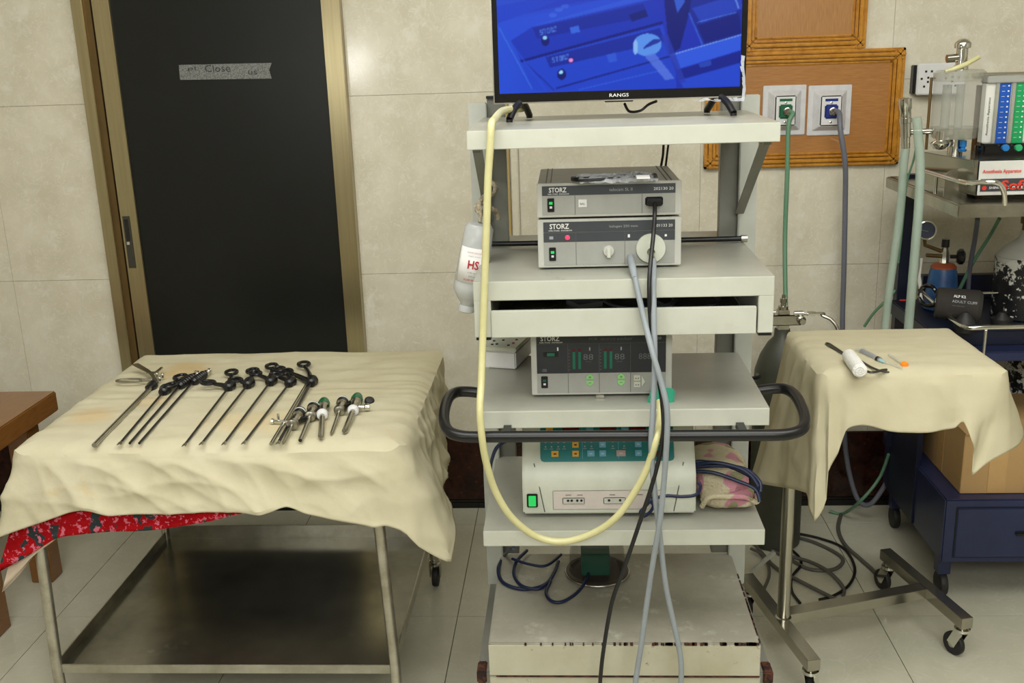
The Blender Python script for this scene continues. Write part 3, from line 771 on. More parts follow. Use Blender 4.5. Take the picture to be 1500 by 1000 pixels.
# base
part('base_box', MB().box((CX0,CY-.0,.262),(CX1,2.42,.342)), 'cart_base', ct, bevel=.003)
part('base_front', MB().box((CX0,CY-.004,.262),(CX1,CY,.338)), 'cart_front', ct, bevel=.001)
part('plinth', MB().box((CX0,CY-.002,.10),(CX1+.002,2.42,.258)), 'cart_front', ct, bevel=.002)
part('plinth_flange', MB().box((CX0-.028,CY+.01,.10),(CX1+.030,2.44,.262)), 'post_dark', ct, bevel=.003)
rm = MB()
rr = random.Random(4)
for k in range(46):
    x = .05+rr.random()**.6*(CX1-.055); w_ = .003+rr.random()*.008
    rm.box((x,CY-.0048,.3392-rr.random()*.0015),(x+w_,CY+.003*rr.random(),.3424))
for k in range(12):
    x = -.12+rr.random()*.2
    rm.box((x,CY-.0052,.3385),(x+.003,CY+.001,.3424))
for k in range(30):
    y = CY+rr.random()*.3
    rm.box((CX1-.003,y,.336),(CX1+.0008,y+.006+rr.random()*.01,.3424))
o = part('rust_chips', rm, 'rust', ct); o['kind'] = 'stuff'
part('rust_line', MB().box((CX0+.015,CY-.0045,.2585),(CX1,CY,.2612)), 'rust', ct)
for x0, x1 in ((CX0-.030,CX0-.008),(CX1+.010,CX1+.032)):
    part('rusty_corner', MB().box((x0,CY+.004,.235),(x1,CY+.05,.2655)), 'rust', ct, bevel=.003)
for x in (CX0+.03, CX1-.03):
    for y in (CY+.05, 2.38):
        part('wheel', MB().lathe((x-.014,y,.045),(1,0,0),[(0,.02),(.002,.043),(.006,.045),(.022,.045),(.026,.043),(.028,.02)],22), 'black_rubber', ct)
        part('caster_bracket', MB().box((x-.018,y-.02,.045),(x-.015,y+.02,.10)).box((x+.015,y-.02,.045),(x+.018,y+.02,.10)).box((x-.02,y-.02,.094),(x+.02,y+.02,.10)), 'chrome_dark', ct)
# posts
for sx in (-1, 1):
    cx = (CX0+CX1)/2
    a = cx+sx*.249; b = cx+sx*.290; c = cx+sx*.301; d = cx+sx*.332
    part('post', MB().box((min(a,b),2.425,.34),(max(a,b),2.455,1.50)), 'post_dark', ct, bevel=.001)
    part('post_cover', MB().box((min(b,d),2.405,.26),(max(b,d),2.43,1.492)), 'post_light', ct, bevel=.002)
    part('post_cap', MB().box((min(a,b)-.001,2.42,1.50),(max(a,b)+.001,2.457,1.506)), 'black', ct)
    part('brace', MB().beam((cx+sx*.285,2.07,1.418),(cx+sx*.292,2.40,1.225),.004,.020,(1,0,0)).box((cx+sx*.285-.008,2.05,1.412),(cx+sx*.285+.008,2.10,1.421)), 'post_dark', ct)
part('cross_rod', MB().cyl((CX0-.034,2.36,1.172),(CX1+.0,2.36,1.172),.0062,n=14), 'black', ct, label='thin black rod behind the stacked units')
part('rod_end', MB().cyl((CX0-.042,2.36,1.172),(CX0-.032,2.36,1.172),.0085,n=14), 'steel', ct)
part('rod_end', MB().cyl((CX1-.008,2.36,1.172),(CX1+.006,2.36,1.172),.0085,n=14), 'steel', ct)
# push bar
bz = .8525
bar = smooth_pts([V((CX0-.0,2.17,.868)), V((CX0-.040,2.168,.874)), V((CX0-.066,2.155,.876)), V((CX0-.078,2.11,.874)), V((CX0-.076,2.02,.866)), V((CX0-.060,1.965,.857)), V((CX0-.025,1.945,bz)), V((CX0+.03,1.942,bz))], 6)
cxm = (CX0+CX1)/2
bar2 = [V((2*cxm-p.x, p.y, p.z-.003)) for p in reversed(bar)]
part('push_bar', MB().tube(bar+bar2, .0120, 14), 'black', ct, label='curved black push bar')
for x in (CX0+.06, CX1-.06): part('bar_mount', MB().box((x-.008,1.945,bz-.009),(x+.008,2.002,bz+.004)), 'black', ct)

# ---- television
tv = root('television', 'flat black television showing a blue picture on the cart top shelf', 'television', (.10,2.25,1.459))
TYF = 2.215
a_, b_2 = P(725,158,y=TYF), P(1091,149,y=TYF)
tx0, tx1, tz0 = a_.x, b_2.x, 1.499
tz1 = tz0+.325
part('tv_body', MB().box((tx0,TYF,tz0),(tx1,TYF+.022,tz1)).box((tx0+.06,TYF+.02,tz0+.04),(tx1-.06,TYF+.055,tz1-.10)), 'black', tv, bevel=.002)
bz_ = .011
part('tv_bezel', MB().box((tx0,TYF-.004,tz0),(tx1,TYF,tz0+.019)).box((tx0,TYF-.004,tz1-bz_),(tx1,TYF,tz1)).box((tx0,TYF-.004,tz0+.019),(tx0+bz_,TYF,tz1-bz_)).box((tx1-bz_,TYF-.004,tz0+.019),(tx1,TYF,tz1-bz_)), 'black_gloss', tv, bevel=.0012)
part('silver_edge', MB().box((tx0-.0015,TYF-.005,tz0-.002),(tx1+.0015,TYF+.004,tz0+.0005)).box((tx0-.002,TYF-.005,tz0),(tx0+.0002,TYF+.004,tz1)), 'steel', tv)
part('sensor_bar', MB().box(((tx0+tx1)/2-.03,TYF,tz0-.005),((tx0+tx1)/2+.03,TYF+.012,tz0)), 'black', tv, bevel=.001)
text('brand_lettering', 'RANGS', 'letter', tv, ((tx0+tx1)/2+.0,TYF-.0042,tz0+.006), .0068, .040)
for fx, sgn in ((P(762,160,y=TYF).x, -1), (P(1055,155,y=TYF).x, 1)):
    top = V((fx+.004*-sgn, TYF+.010, tz0+.002)); zf = 1.4615
    f1 = smooth_pts([top, V((fx+sgn*.010,TYF-.020,tz0-.010)), V((fx+sgn*.021,TYF-.045,zf+.006))], 6)
    f2 = smooth_pts([top, V((fx-sgn*.010,TYF+.040,tz0-.010)), V((fx-sgn*.016,TYF+.085,zf+.006))], 6)
    part('foot', MB().tube(f1, [.0075]*len(f1), 10).tube(f2, [.0075]*len(f2), 10).cyl(f1[-1],f1[-1]-V((0,0,.006)),.007,n=10).cyl(f2[-1],f2[-1]-V((0,0,.006)),.007,n=10), 'black', tv)
part('power_lead', MB().tube(smooth_pts([P(915,152,y=TYF+.03), P(922,163,y=TYF+.05), P(938,162,y=TYF+.06), P(950,153,y=TYF+.06), P(962,148,y=TYF+.05)]), .003, 8), 'cable_black', tv)
# picture
def screen_image():
    import numpy as np
    W_, H_ = 330, 190
    X0, X1, Y1 = 166.0, 1356.0, 488.0       # extent of the picture, measured on an enlarged view
    Y0 = Y1-(X1-X0)*(H_/W_)
    gx = np.linspace(X0, X1, W_+1)[None,:].repeat(H_+1,0); gy = np.linspace(Y1, Y0, H_+1)[:,None].repeat(W_+1,1)
    img = np.zeros((H_+1,W_+1,3)); img[:] = (34,64,200)
    img += (np.clip((650-gx)/900,-.4,.6)[...,None])*np.array((10,34,40.))
    def inside(poly):
        m = np.zeros(gx.shape, bool); n = len(poly)
        for i in range(n):
            x1,y1 = poly[i]; x2,y2 = poly[(i+1)%n]
            c = ((y1 > gy) != (y2 > gy)) & (gx < (x2-x1)*(gy-y1)/((y2-y1) if y2 != y1 else 1e-9)+x1)
            m ^= c
        return m
    def pg(poly, c, a=1.0):
        m = inside(poly); img[m] = img[m]*(1-a)+np.array(c)*a
    def line(p, q, w_, c, a=1.0):
        dx, dy = q[0]-p[0], q[1]-p[1]; L_ = math.hypot(dx,dy); nx, ny = -dy/L_*w_/2, dx/L_*w_/2
        pg([(p[0]+nx,p[1]+ny),(q[0]+nx,q[1]+ny),(q[0]-nx,q[1]-ny),(p[0]-nx,p[1]-ny)], c, a)
    def disc(cx, cy, rx, ry, c, a=1.0):
        m = ((gx-cx)/rx)**2+((gy-cy)/ry)**2 < 1; img[m] = img[m]*(1-a)+np.array(c)*a
    pg([(166,-200),(500,-200),(480,60),(166,160)], (40,92,236), .55)
    pg([(166,80),(300,60),(700,-40),(560,-200),(166,-200)], (66,128,246), .5)
    pg([(166,160),(300,120),(880,20),(1000,-200),(700,-200),(166,30)], (26,52,190), .55)
    pg([(166,160),(930,20),(960,60),(340,175),(230,240)], (38,80,222), .8)
    pg([(340,175),(930,38),(945,70),(430,190)], (50,96,228), .6)
    pg([(230,240),(340,180),(940,70),(980,180),(280,340)], (27,54,186), .9)
    pg([(340,185),(880,92),(905,150),(360,235)], (20,38,150), .7)
    pg([(810,140),(890,118),(905,150),(825,172)], (12,24,110), .8)
    line((275,338),(975,180),12,(14,24,118),.9)
    pg([(280,345),(975,190),(1040,420),(1045,488),(430,488),(330,470)], (34,70,208), .9)
    pg([(400,322),(960,205),(985,268),(420,372)], (21,38,150), .8)
    line((300,345),(440,480),8,(24,46,164),.8); line((230,250),(400,480),10,(36,80,220),.6)
    line((175,180),(330,470),5,(70,130,240),.7)
    line((450,470),(1040,330),8,(16,28,124),.8)
    line((560,480),(1000,395),5,(60,110,240),.6)
    pg([(955,-200),(1160,-200),(1105,130),(1060,300),(1010,330),(985,120)], (17,24,112), .9)
    pg([(990,-60),(1050,-60),(1080,90),(1045,140)], (54,100,220), .9)
    pg([(1120,20),(1190,-200),(1356,-200),(1356,250),(1175,290),(1100,150)], (24,42,150), .9)
    pg([(1115,120),(1345,60),(1356,130),(1160,190)], (42,76,206), .7)
    pg([(1140,200),(1340,150),(1356,240),(1180,280)], (16,26,118), .8)
    line((1100,140),(1170,290),7,(60,104,226),.8)
    arc = [(1210,0),(1260,18),(1300,55),(1325,90),(1340,130)]
    for i in range(4): line(arc[i],arc[i+1],7,(130,170,246),.8)
    line((1140,185),(1330,145),4,(90,140,240),.8)
    pg([(1010,330),(1170,292),(1356,248),(1356,318),(1050,398)], (50,94,232), .95)
    line((1010,332),(1356,248),5,(130,174,250),.9)
    pg([(1040,405),(1356,322),(1356,375),(1060,448)], (20,34,140), .9)
    pg([(1060,450),(1356,378),(1356,488),(1080,488)], (40,80,220), .8)
    pg([(1150,375),(1210,360),(1215,385),(1160,395)], (40,76,190), .9)
    disc(900,280,70,52,(92,152,244)); disc(842,290,12,34,(150,196,255),.9)
    pg([(880,300),(960,270),(968,258),(930,255),(888,285)], (26,44,156), .9)
    pg([(885,330),(935,318),(1035,440),(990,448)], (92,126,232), .8)
    pg([(965,240),(1000,235),(1092,462),(1060,462)], (40,60,180), .8)
    pg([(520,190),(565,180),(572,210),(530,218)], (58,112,236), .9)
    pg([(700,320),(745,310),(752,350),(712,358)], (62,112,232), .5)
    disc(400,245,20,24,(14,24,110)); disc(398,232,11,9,(150,210,255))
    disc(478,405,22,26,(14,24,110)); disc(475,395,11,9,(160,230,255))
    disc(525,340,16,14,(60,20,110)); disc(525,340,11,10,(236,150,230))
    for bx, by in ((440,130),(470,105),(500,92),(760,50),(800,42)): disc(bx,by,20,10,(80,130,240),.4)
    font = {'S':('111','100','111','001','111'),'T':('111','010','010','010','010'),'O':('111','101','101','101','111'),'R':('110','101','110','101','101'),'Z':('111','001','010','100','111')}
    for ox, oy in ((375,195),(432,325)):
        for i, ch in enumerate('STORZ'):
            for r, row in enumerate(font[ch]):
                for c_, v in enumerate(row):
                    if v == '1':
                        x = ox+i*17+c_*5; y = oy-i*3.2+r*5-c_
                        pg([(x,y),(x+5,y-1),(x+5,y+4),(x,y+5)], (92,140,238), .75)
    for _ in range(1):
        k = np.pad(img, ((1,1),(1,1),(0,0)), 'edge')
        img = (k[:-2,1:-1]+k[2:,1:-1]+k[1:-1,:-2]+k[1:-1,2:]+2*k[1:-1,1:-1])/6
    return img, W_, H_
img, W_, H_ = screen_image()
sx0, sx1, sz0, sz1 = tx0+bz_, tx1-bz_, tz0+.019, tz1-bz_
mb = MB(); vs = [V((sx0+(sx1-sx0)*i/W_, TYF-.0012, sz0+(sz1-sz0)*j/H_)) for j in range(H_+1) for i in range(W_+1)]
fs = [(j*(W_+1)+i, j*(W_+1)+i+1, (j+1)*(W_+1)+i+1, (j+1)*(W_+1)+i) for j in range(H_) for i in range(W_)]
mb.add(vs, fs)
mscr = mat('television_picture', (8,10,30), .3, spec=.12)
scr = part('screen', mb, mscr, tv, label='lit blue picture of the stacked units')
ca = scr.data.color_attributes.new('picture', 'FLOAT_COLOR', 'POINT')
flat = []
for j in range(H_+1):
    for i in range(W_+1):
        c = img[j, i]; flat += list(srgb((max(0,min(255,c[0])), max(0,min(255,c[1])), max(0,min(255,c[2])))))
ca.data.foreach_set('color', flat)
nt = mscr.node_tree; at_ = nt.nodes.new('ShaderNodeAttribute'); at_.attribute_name = 'picture'
nt.links.new(at_.outputs['Color'], nt.nodes['Principled BSDF'].inputs['Emission Color'])
nt.nodes['Principled BSDF'].inputs['Emission Strength'].default_value = .85
# protective film curling at the lower right corner of the television
fm = MB(); fr = random.Random(2)
pts1 = [P(1020+7*i, 147+fr.random()*2, y=TYF-.012) for i in range(11)]+[P(1093-fr.random()*3, 138-8*i, y=TYF-.012) for i in range(1,8)]
for i in range(len(pts1)-1):
    a, b = pts1[i], pts1[i+1]
    n_ = V((-.004-fr.random()*.004, -.003+fr.random()*.003, .003+fr.random()*.006)) if i < 10 else V((-.004-fr.random()*.005,.003*fr.random(),.002))
    fm.add([a, b, b+n_, a+n_*.8], [(0,1,2,3)])
part('protective_film', fm, 'film', tv, label='crinkled clear film along the lower corner', solid=.0006)

# ---- stacked units -------------------------------------------------
def rocker(o, c, w_=.0085, h_=.016, lit='led_green'):
    r = part('power_switch', MB().box((c.x-w_/2,c.y-.003,c.z-h_/2),(c.x+w_/2,c.y,c.z+h_/2)), 'black', o, bevel=.0008)
    part('indicator', MB().box((c.x-w_*.25,c.y-.0038,c.z+h_*.05),(c.x+w_*.25,c.y-.002,c.z+h_*.24)), lit, r)
    part('indicator_dot', MB().box((c.x-w_*.18,c.y-.0038,c.z-h_*.24),(c.x+w_*.18,c.y-.002,c.z-h_*.08)), 'led_white', r)
def logo(o, x, y, z, h, w_, mm='letter'):
    text('brand_lettering', 'STORZ', mm, o, (x, y, z+h*.30), h*.70, w_, bold=.018, align='LEFT')
    text('small_lettering', 'KARL STORZ - ENDOSKOPE', mm, o, (x-.002, y, z), h*.16, w_*1.2, bold=.012, align='LEFT')
def unit_shell(o, x0, x1, y0, z0, z1, dep, edge=.012):
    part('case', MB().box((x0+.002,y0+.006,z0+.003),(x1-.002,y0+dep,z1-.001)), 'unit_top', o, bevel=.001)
    part('front_frame', MB().box((x0,y0,z0),(x1,y0+.012,z1)), 'unit_grey', o, bevel=.0015)
    for x in (x0+.018, x1-.018-.012):
        part('top_groove', MB().box((x,y0+.014,z1-.0014),(x+.002,y0+dep-.002,z1+.0002)).box((x+.010,y0+.014,z1-.0014),(x+.012,y0+dep-.002,z1+.0002)), 'seam', o)
UY = 2.10; UX0, UX1 = -.066, .229
# camera control unit
tc1 = root('camera_unit', 'grey camera control box with black plug, on top of the light source', 'medical device', (.08,2.24,1.2715))
z0, z1 = 1.2715, 1.341
unit_shell(tc1, UX0, UX1, UY, z0, z1, .285)
part('face_panel', MB().box((UX0+.011,UY-.0012,z0+.005),(UX1-.013,UY+.002,z1-.024)), 'unit_face', tc1)
part('header_strip', MB().box((UX0+.011,UY-.0016,z1-.0245),(UX1-.013,UY+.002,z1-.005)), 'unit_dark', tc1)
part('face_seam', MB().box((UX0+.0775,UY-.0016,z0+.005),(UX0+.0785,UY+.001,z1-.025)).box((UX1-.081,UY-.0016,z0+.005),(UX1-.080,UY+.001,z1-.025)), 'seam', tc1)
logo(tc1, UX0+.025, UY-.0018, z1-.0225, .0145, .036)
text('model_lettering', 'telecam SL II', 'letter_grey', tc1, (UX0+.148,UY-.0018,z1-.0178), .0062, .047, align='LEFT')
text('model_lettering', '202130 20', 'letter', tc1, (UX0+.238,UY-.0018,z1-.0178), .0058, .040, align='LEFT')
rocker(tc1, V((UX0+.0285,UY-.001,z0+.026)), .014, .028)
text('warning_mark', '△', 'seam', tc1, (UX0+.043,UY-.0016,z0+.034), .007) if False else None
part('push_button', MB().box((UX0+.085,UY-.0025,z0+.020),(UX0+.102,UY,z0+.036)), 'letter', tc1, bevel=.0006)
text('button_lettering', 'BAL', 'seam', tc1, (UX0+.0935,UY-.0027,z0+.025), .0045, .010)
part('camera_socket', MB().box((UX1-.074,UY-.004,z0+.020),(UX1-.038,UY,z0+.038)), 'black', tc1, bevel=.002)
# loose bag of cable on top
cb = MB(); rg = random.Random(11)
cpt = [P(838,262,z=1.348), P(850,262,z=1.350), P(900,259,z=1.352), P(935,257,z=1.352), P(962,258,z=1.350)]
fb = root('bagged_cable', 'crumpled clear bag holding a folded black cable on the camera unit', 'bag', (.06,2.2,1.3412))
for k in range(5):
    part('cable_strand', MB().tube(smooth_pts([p+V((0,.010*(k-2)*(1 if i else .4),.003*(k%2)-.001)) for i,p in enumerate(cpt)],5), .0028, 8), 'cable_black', fb)
vs = []; n1, n2 = 46, 14
for i in range(n1+1):
    u = i/n1; k = u*(len(cpt)-1); a = int(min(k, len(cpt)-2)); c = cpt[a].lerp(cpt[a+1], k-a)
    wd = .012+.022*min(1,u*1.6)*(1 if u < .93 else .9)
    for j in range(n2+1):
        v = j/n2*2-1
        z_ = 1.3435+.014*(1-v*v)**.6*min(1,4*u+.3,4*(1-u)+.5)+noise.noise(V((u*22,v*5,0)))*.004+abs(noise.noise(V((u*50,v*9,3))))*.003
        vs.append(V((c.x+noise.noise(V((v*4,u*6,7)))*.004, c.y+v*wd+noise.noise(V((u*18,v*3,5)))*.004, max(1.3425, z_))))
fs = [(i*(n2+1)+j,(i+1)*(n2+1)+j,(i+1)*(n2+1)+j+1,i*(n2+1)+j+1) for i in range(n1) for j in range(n2)]
b = MB(); b.add(vs, fs, False); part('clear_bag', b, 'film', fb, solid=.0004)
tgp = P(942,256,z=1.362)
part('paper_tag', MB().box((tgp.x-.013,tgp.y-.012,1.3575),(tgp.x+.013,tgp.y+.012,1.3585), rot=RX(.15)), 'paper_white', fb)

# light source
hl = root('light_source', 'grey light source box with round white dial, standing on the second shelf', 'medical device', (.08,2.24,1.163))
z0, z1 = 1.1665, 1.267
unit_shell(hl, UX0, UX1, UY, z0, z1, .285)
for x in (UX0+.03, UX1-.03):
    for y in (UY+.03, UY+.25): part('rubber_foot', MB().cyl((x,y,1.1625),(x,y,1.168),.009,n=12), 'black', hl)
part('face_panel', MB().box((UX0+.012,UY-.0012,z0+.005),(UX1-.013,UY+.002,z0+.0535)), 'unit_face', hl)
part('header_strip', MB().box((UX0+.012,UY-.0014,z0+.074),(UX1-.013,UY+.002,z1-.005)), 'unit_dark', hl)
part('indicator_strip', MB().box((UX0+.012,UY-.0014,z0+.0535),(UX1-.013,UY+.002,z0+.0732)), 'unit_dark', hl)
part('face_seam', MB().box((UX0+.0785,UY-.0018,z0+.005),(UX0+.0793,UY+.001,z0+.0732)).box((UX1-.116,UY-.0018,z0+.005),(UX1-.1152,UY+.001,z0+.0732)), 'seam', hl)
logo(hl, UX0+.025, UY-.0018, z0+.0765, .0155, .040)
text('model_lettering', 'halogen 250 twin', 'letter_grey', hl, (UX0+.148,UY-.0018,z0+.0805), .0064, .058, align='LEFT')
text('model_lettering', '201133 20', 'letter', hl, (UX0+.240,UY-.0018,z0+.0812), .0058, .037, align='LEFT')
rocker(hl, V((UX0+.030,UY-.001,z0+.029)), .014, .028)
part('lamp_symbol', MB().box((UX0+.024,UY-.002,z0+.060),(UX0+.032,UY,z0+.066)), 'letter_grey', hl)
part('red_indicator', MB().lathe((UX0+.0615,UY-.001,z0+.063),(0,-1,0),[(0,.005),(.002,.0045),(.0025,.002)],14), 'led_red', hl)
part('symbol_mark', MB().box((UX1-.1095,UY-.002,z0+.0605),(UX1-.105,UY,z0+.067)).box((UX1-.034,UY-.002,z0+.061),(UX1-.0295,UY,z0+.0655)), 'letter', hl)
kc = V((UX0+.146,UY,z0+.0335))
k_ = part('dimmer_knob', MB().lathe(kc,(0,-1,0),[(0,.0115),(.006,.0115),(.008,.0105),(.0085,.004)],24), 'unit_grey', hl, label='ribbed grey dimmer knob')
part('knob_grip', MB().box((kc.x-.0035,kc.y-.014,kc.z-.013),(kc.x+.0035,kc.y-.006,kc.z+.008)), 'esu', k_, bevel=.001)
dc = V((UX1-.0625,UY,z0+.0375))
part('round_dial', MB().lathe(dc,(0,-1,0),[(0,.0300),(.008,.0305),(.010,.0295),(.0105,.010)],40), 'esu', hl, label='large round off-white dial')
part('dial_hub', MB().lathe(dc+V((0.0,-.010,-.006)),(0,-1,0),[(0,.008),(.003,.008),(.0035,.005)],20), 'chrome_dark', hl)
# insufflator
EX0, EX1, EY = -.086, .211, 2.08
en = root('insufflator_unit', 'grey insufflator box with green bar graphs on the third shelf', 'medical device', (.06,2.22,.888))
z0, z1 = .893, 1.036
unit_shell(en, EX0, EX1, EY, z0, z1, .30)
for x in (EX0+.03, EX1-.03):
    for y in (EY+.03, EY+.26): part('rubber_foot', MB().cyl((x,y,.8875),(x,y,.895),.009,n=12), 'black', en)
part('face_panel', MB().box((EX0+.012,EY-.0012,z0+.005),(EX1-.013,EY+.002,z0+.0485)), 'unit_face', en)
part('dark_panel', MB().box((EX0+.012,EY-.0014,z0+.0488),(EX1-.013,EY+.002,z1-.004)), 'unit_darker', en)
mb = MB().box((EX0+.012,EY-.0019,z0+.1133),(EX1-.013,EY+.001,z0+.1141))
for fx in (.078,.144,.210): mb.box((EX0+fx-.0004,EY-.0019,z0+.005),(EX0+fx+.0004,EY+.001,z0+.1133))
part('face_seam', mb, 'seam', en)
logo(en, EX0+.021, EY-.0019, z0+.116, .0150, .040)
text('model_lettering', 'electronic endoflator', 'letter_dim', en, (EX0+.148,EY-.0019,z0+.1205), .0068, .066, align='LEFT')
text('model_lettering', 'SCB', 'letter_dim', en, (EX0+.122,EY-.0019,z0+.1215), .0055, .018, align='LEFT')
text('model_lettering', '26 20', 'letter_grey', en, (EX0+.252,EY-.0019,z0+.1205), .0062, .022, align='LEFT')
rocker(en, V((EX0+.0275,EY-.001,z0+.030)), .014, .026, 'green_box')
part('pressure_gauge', MB().box((EX0+.026,EY-.0022,z0+.086),(EX0+.058,EY,z0+.096)), 'black', en)
part('gauge_fill', MB().box((EX0+.034,EY-.003,z0+.0875),(EX0+.050,EY-.001,z0+.0945)), 'led_dark_green', en)
part('gauge_symbol', MB().box((EX0+.0555,EY-.0022,z0+.099),(EX0+.0583,EY,z0+.1065)), 'letter', en)
text('gas_lettering', 'CO2', 'letter_grey', en, (EX0+.028,EY-.0019,z0+.0535), .0055, .009)
for fx in (.088,.154):
    for dx in (0,.012):
        part('bar_graph', MB().box((EX0+fx+dx,EY-.0022,z0+.058),(EX0+fx+dx+.0055,EY,z0+.096)), 'led_dark_green', en)
        part('bar_tip', MB().box((EX0+fx+dx,EY-.0022,z0+.0975),(EX0+fx+dx+.0055,EY,z0+.102)), 'red_dark', en)
    sm_ = MB()
    for k in range(7): sm_.box((EX0+fx-.0085,EY-.0022,z0+.056+k*.0072),(EX0+fx-.0060,EY,z0+.0572+k*.0072))
    part('scale_marks', sm_, 'letter_dim', en)
    text('digital_readout', '88', 'letter_dim', en, (EX0+fx+.033,EY-.0022,z0+.078), .013, .021)
    text('unit_lettering', 'mmHg' if fx < .1 else 'l/min', 'letter_dim', en, (EX0+fx+.033,EY-.0022,z0+.0725), .003, .011)
    part('symbol_mark', MB().box((EX0+fx+.035,EY-.0022,z0+.0985),(EX0+fx+.0375,EY,z0+.1055)), 'letter_grey', en)
    bx = EX0+fx+.036; zc = z0+.0335
    for sg in (1,-1):
        poly = [V((bx-.0075,EY,zc)), V((bx+.0075,EY,zc)), V((bx+.0075,EY,zc+sg*.006)), V((bx,EY,zc+sg*.0125)), V((bx-.0075,EY,zc+sg*.006))]
        poly = [p+V((0,0,sg*.0018)) for p in poly]
        kk = part('arrow_key', MB().prism(poly, (0,-.0030,0),(0,0,0)), 'key_green', en)
        sgm = MB().box((bx-.003,EY-.0036,zc+sg*.0062-.0006),(bx+.003,EY-.0028,zc+sg*.0062+.0006))
        if sg == 1: sgm.box((bx-.0006,EY-.0036,zc+.0032),(bx+.0006,EY-.0028,zc+.0092))
        part('key_sign', sgm, 'key_sign', kk)
text('digital_readout', '888', 'letter_dim', en, (EX0+.240,EY-.0022,z0+.078), .013, .026)
for k in range(2):
    q = V((EX0+.217,EY,z0+.030-.0145*k))
    kk = part('square_key', MB().box((q.x,EY-.003,q.z),(q.x+.0135,EY,q.z+.0125)), 'esu', en, bevel=.0006)
    part('key_symbol', MB().box((q.x+.003,EY-.0036,q.z+.005),(q.x+.0055,EY-.0028,q.z+.007)).box((q.x+.008,EY-.0036,q.z+.005),(q.x+.0105,EY-.0028,q.z+.007)), 'seam', kk)
part('triangle_key', MB().prism([V((EX0+.2335,EY,z0+.017)),V((EX0+.2405,EY,z0+.0285)),V((EX0+.2335,EY,z0+.041))], (0,-.003,0),(0,0,0)), 'esu', en)
part('catch_clip', MB().box((.050,EY-.010,.8875),(.068,EY+.002,.893)), 'steel', en, bevel=.001)

# white terminal box beside it
jb = root('junction_box', 'small white terminal box with coloured pins on the third shelf', 'socket box', (-.15,2.36,.888))
ja = V((-.155,2.36,.888)); rot = RZ(math.radians(-14))
part('box_body', MB().box((-.193,2.29,.8885),(-.112,2.45,.930), rot=rot, piv=ja), 'white_plastic', jb, bevel=.003)
part('box_lid', MB().box((-.195,2.288,.930),(-.110,2.452,.940), rot=rot, piv=ja), 'esu', jb, bevel=.002)
for k, (dx,dy,mm) in enumerate(((-.02,-.05,'black'),(-.01,-.045,'black'),(-.025,-.02,'black'),(-.005,-.01,'black'),(.02,-.05,'black'),(.026,-.03,'label_red'),(.0,.02,'black'),(.02,.03,'black'),(-.02,.03,'black'),(.025,.0,'black'))):
    c = ja+rot@V((dx,dy,0)); part('pin', MB().cyl((c.x,c.y,.9395),(c.x,c.y,.942),.0032,n=10), mm, jb)

# electrosurgical unit
ex0, ex1, ey = -.112, .264, 2.06
es = root('electrosurgical_unit', 'off-white surgical unit with teal control panel on the fourth shelf', 'medical device', (.08,2.2,.616))
zb = .624
prof = [(ey,zb),(ey,zb+.060),(ey+.006,zb+.092),(ey+.022,zb+.112),(ey+.075,zb+.188),(ey+.11,zb+.195),(ey+.33,zb+.195),(ey+.33,zb)]
part('case', MB().prism([V((ex0,y,z)) for y,z in prof], (0,0,0), (ex1-ex0,0,0)), 'esu', es, bevel=.004)
for x in (ex0+.04, ex1-.04):
    for y in (ey+.03, ey+.28): part('rubber_foot', MB().cyl((x,y,.6155),(x,y,.626),.011,n=12), 'black', es)
for sx in (ex0+.026, ex1-.026):
    dx = .012 if sx < .1 else -.012
    part('case_seam', MB().tube([(sx,ey+.020,zb+.112),(sx+dx*1.0,ey-.0002,zb+.060),(sx+dx*1.8,ey-.0002,zb+.006)], .0012, 6), 'seam', es)
# teal panel on sloping face
s0, s1 = V((0,ey+.022,zb+.112)), V((0,ey+.075,zb+.188)); su = (s1-s0).normalized(); sn = V((0,-su.z,su.y)).normalized()
if sn.y > 0: sn = -sn
def SP(x, u, e=0): return V((x,0,0))+s0+su*u+sn*e
tx_0, tx_1 = ex0+.040, ex1-.045
def spanel(name, x0, x1, u0, u1, e0, e1, m, par, bevel=0, r=0):
    poly = [SP(x0,u0),SP(x1,u0),SP(x1,u1),SP(x0,u1)]
    if r: poly = [SP(x0+r,u0),SP(x1-r,u0),SP(x1-r*.3,u0+r*.3),SP(x1,u0+r),SP(x1,u1),SP(x0,u1),SP(x0,u0+r),SP(x0+r*.3,u0+r*.3)]
    return part(name, MB().prism(poly, sn*e0, sn*e1), m, par, bevel=bevel)
tpn = spanel('control_panel', tx_0, tx_1, .002, .090, -.002, .0015, 'teal', es, r=.008)
pw = tx_1-tx_0
for fx in (.23,.51,.735): spanel('red_display', tx_0+pw*fx-.018, tx_0+pw*fx+.018, .066, .086, .001, .003, 'red_dark', tpn)
for fx, fu, mm, ww in ((.11,.014,'key_yellow',.011),(.265,.014,'key_yellow',.010),(.265,.034,'key_yellow',.010),(.07,.066,'key_yellow',.011),(.38,.014,'key_blue',.011),(.468,.014,'key_blue',.010),(.468,.034,'key_blue',.010),(.605,.014,'key_pink',.014),(.735,.014,'key_blue',.010),(.735,.034,'key_blue',.010),(.89,.012,'red_dark',.010),(.89,.034,'led_dark_green',.012),(.375,.066,'key_blue',.011),(.64,.066,'key_blue',.011)):
    kx = spanel('membrane_key', tx_0+pw*fx-ww*.7, tx_0+pw*fx+ww*.7, fu-.001, fu+.012, .001, .0032, mm, tpn)
    spanel('key_symbol', tx_0+pw*fx-ww*.28, tx_0+pw*fx+ww*.28, fu+.0035, fu+.0065, .003, .0036, 'unit_grey' if mm != 'key_yellow' else 'rust', kx)
mb = MB()
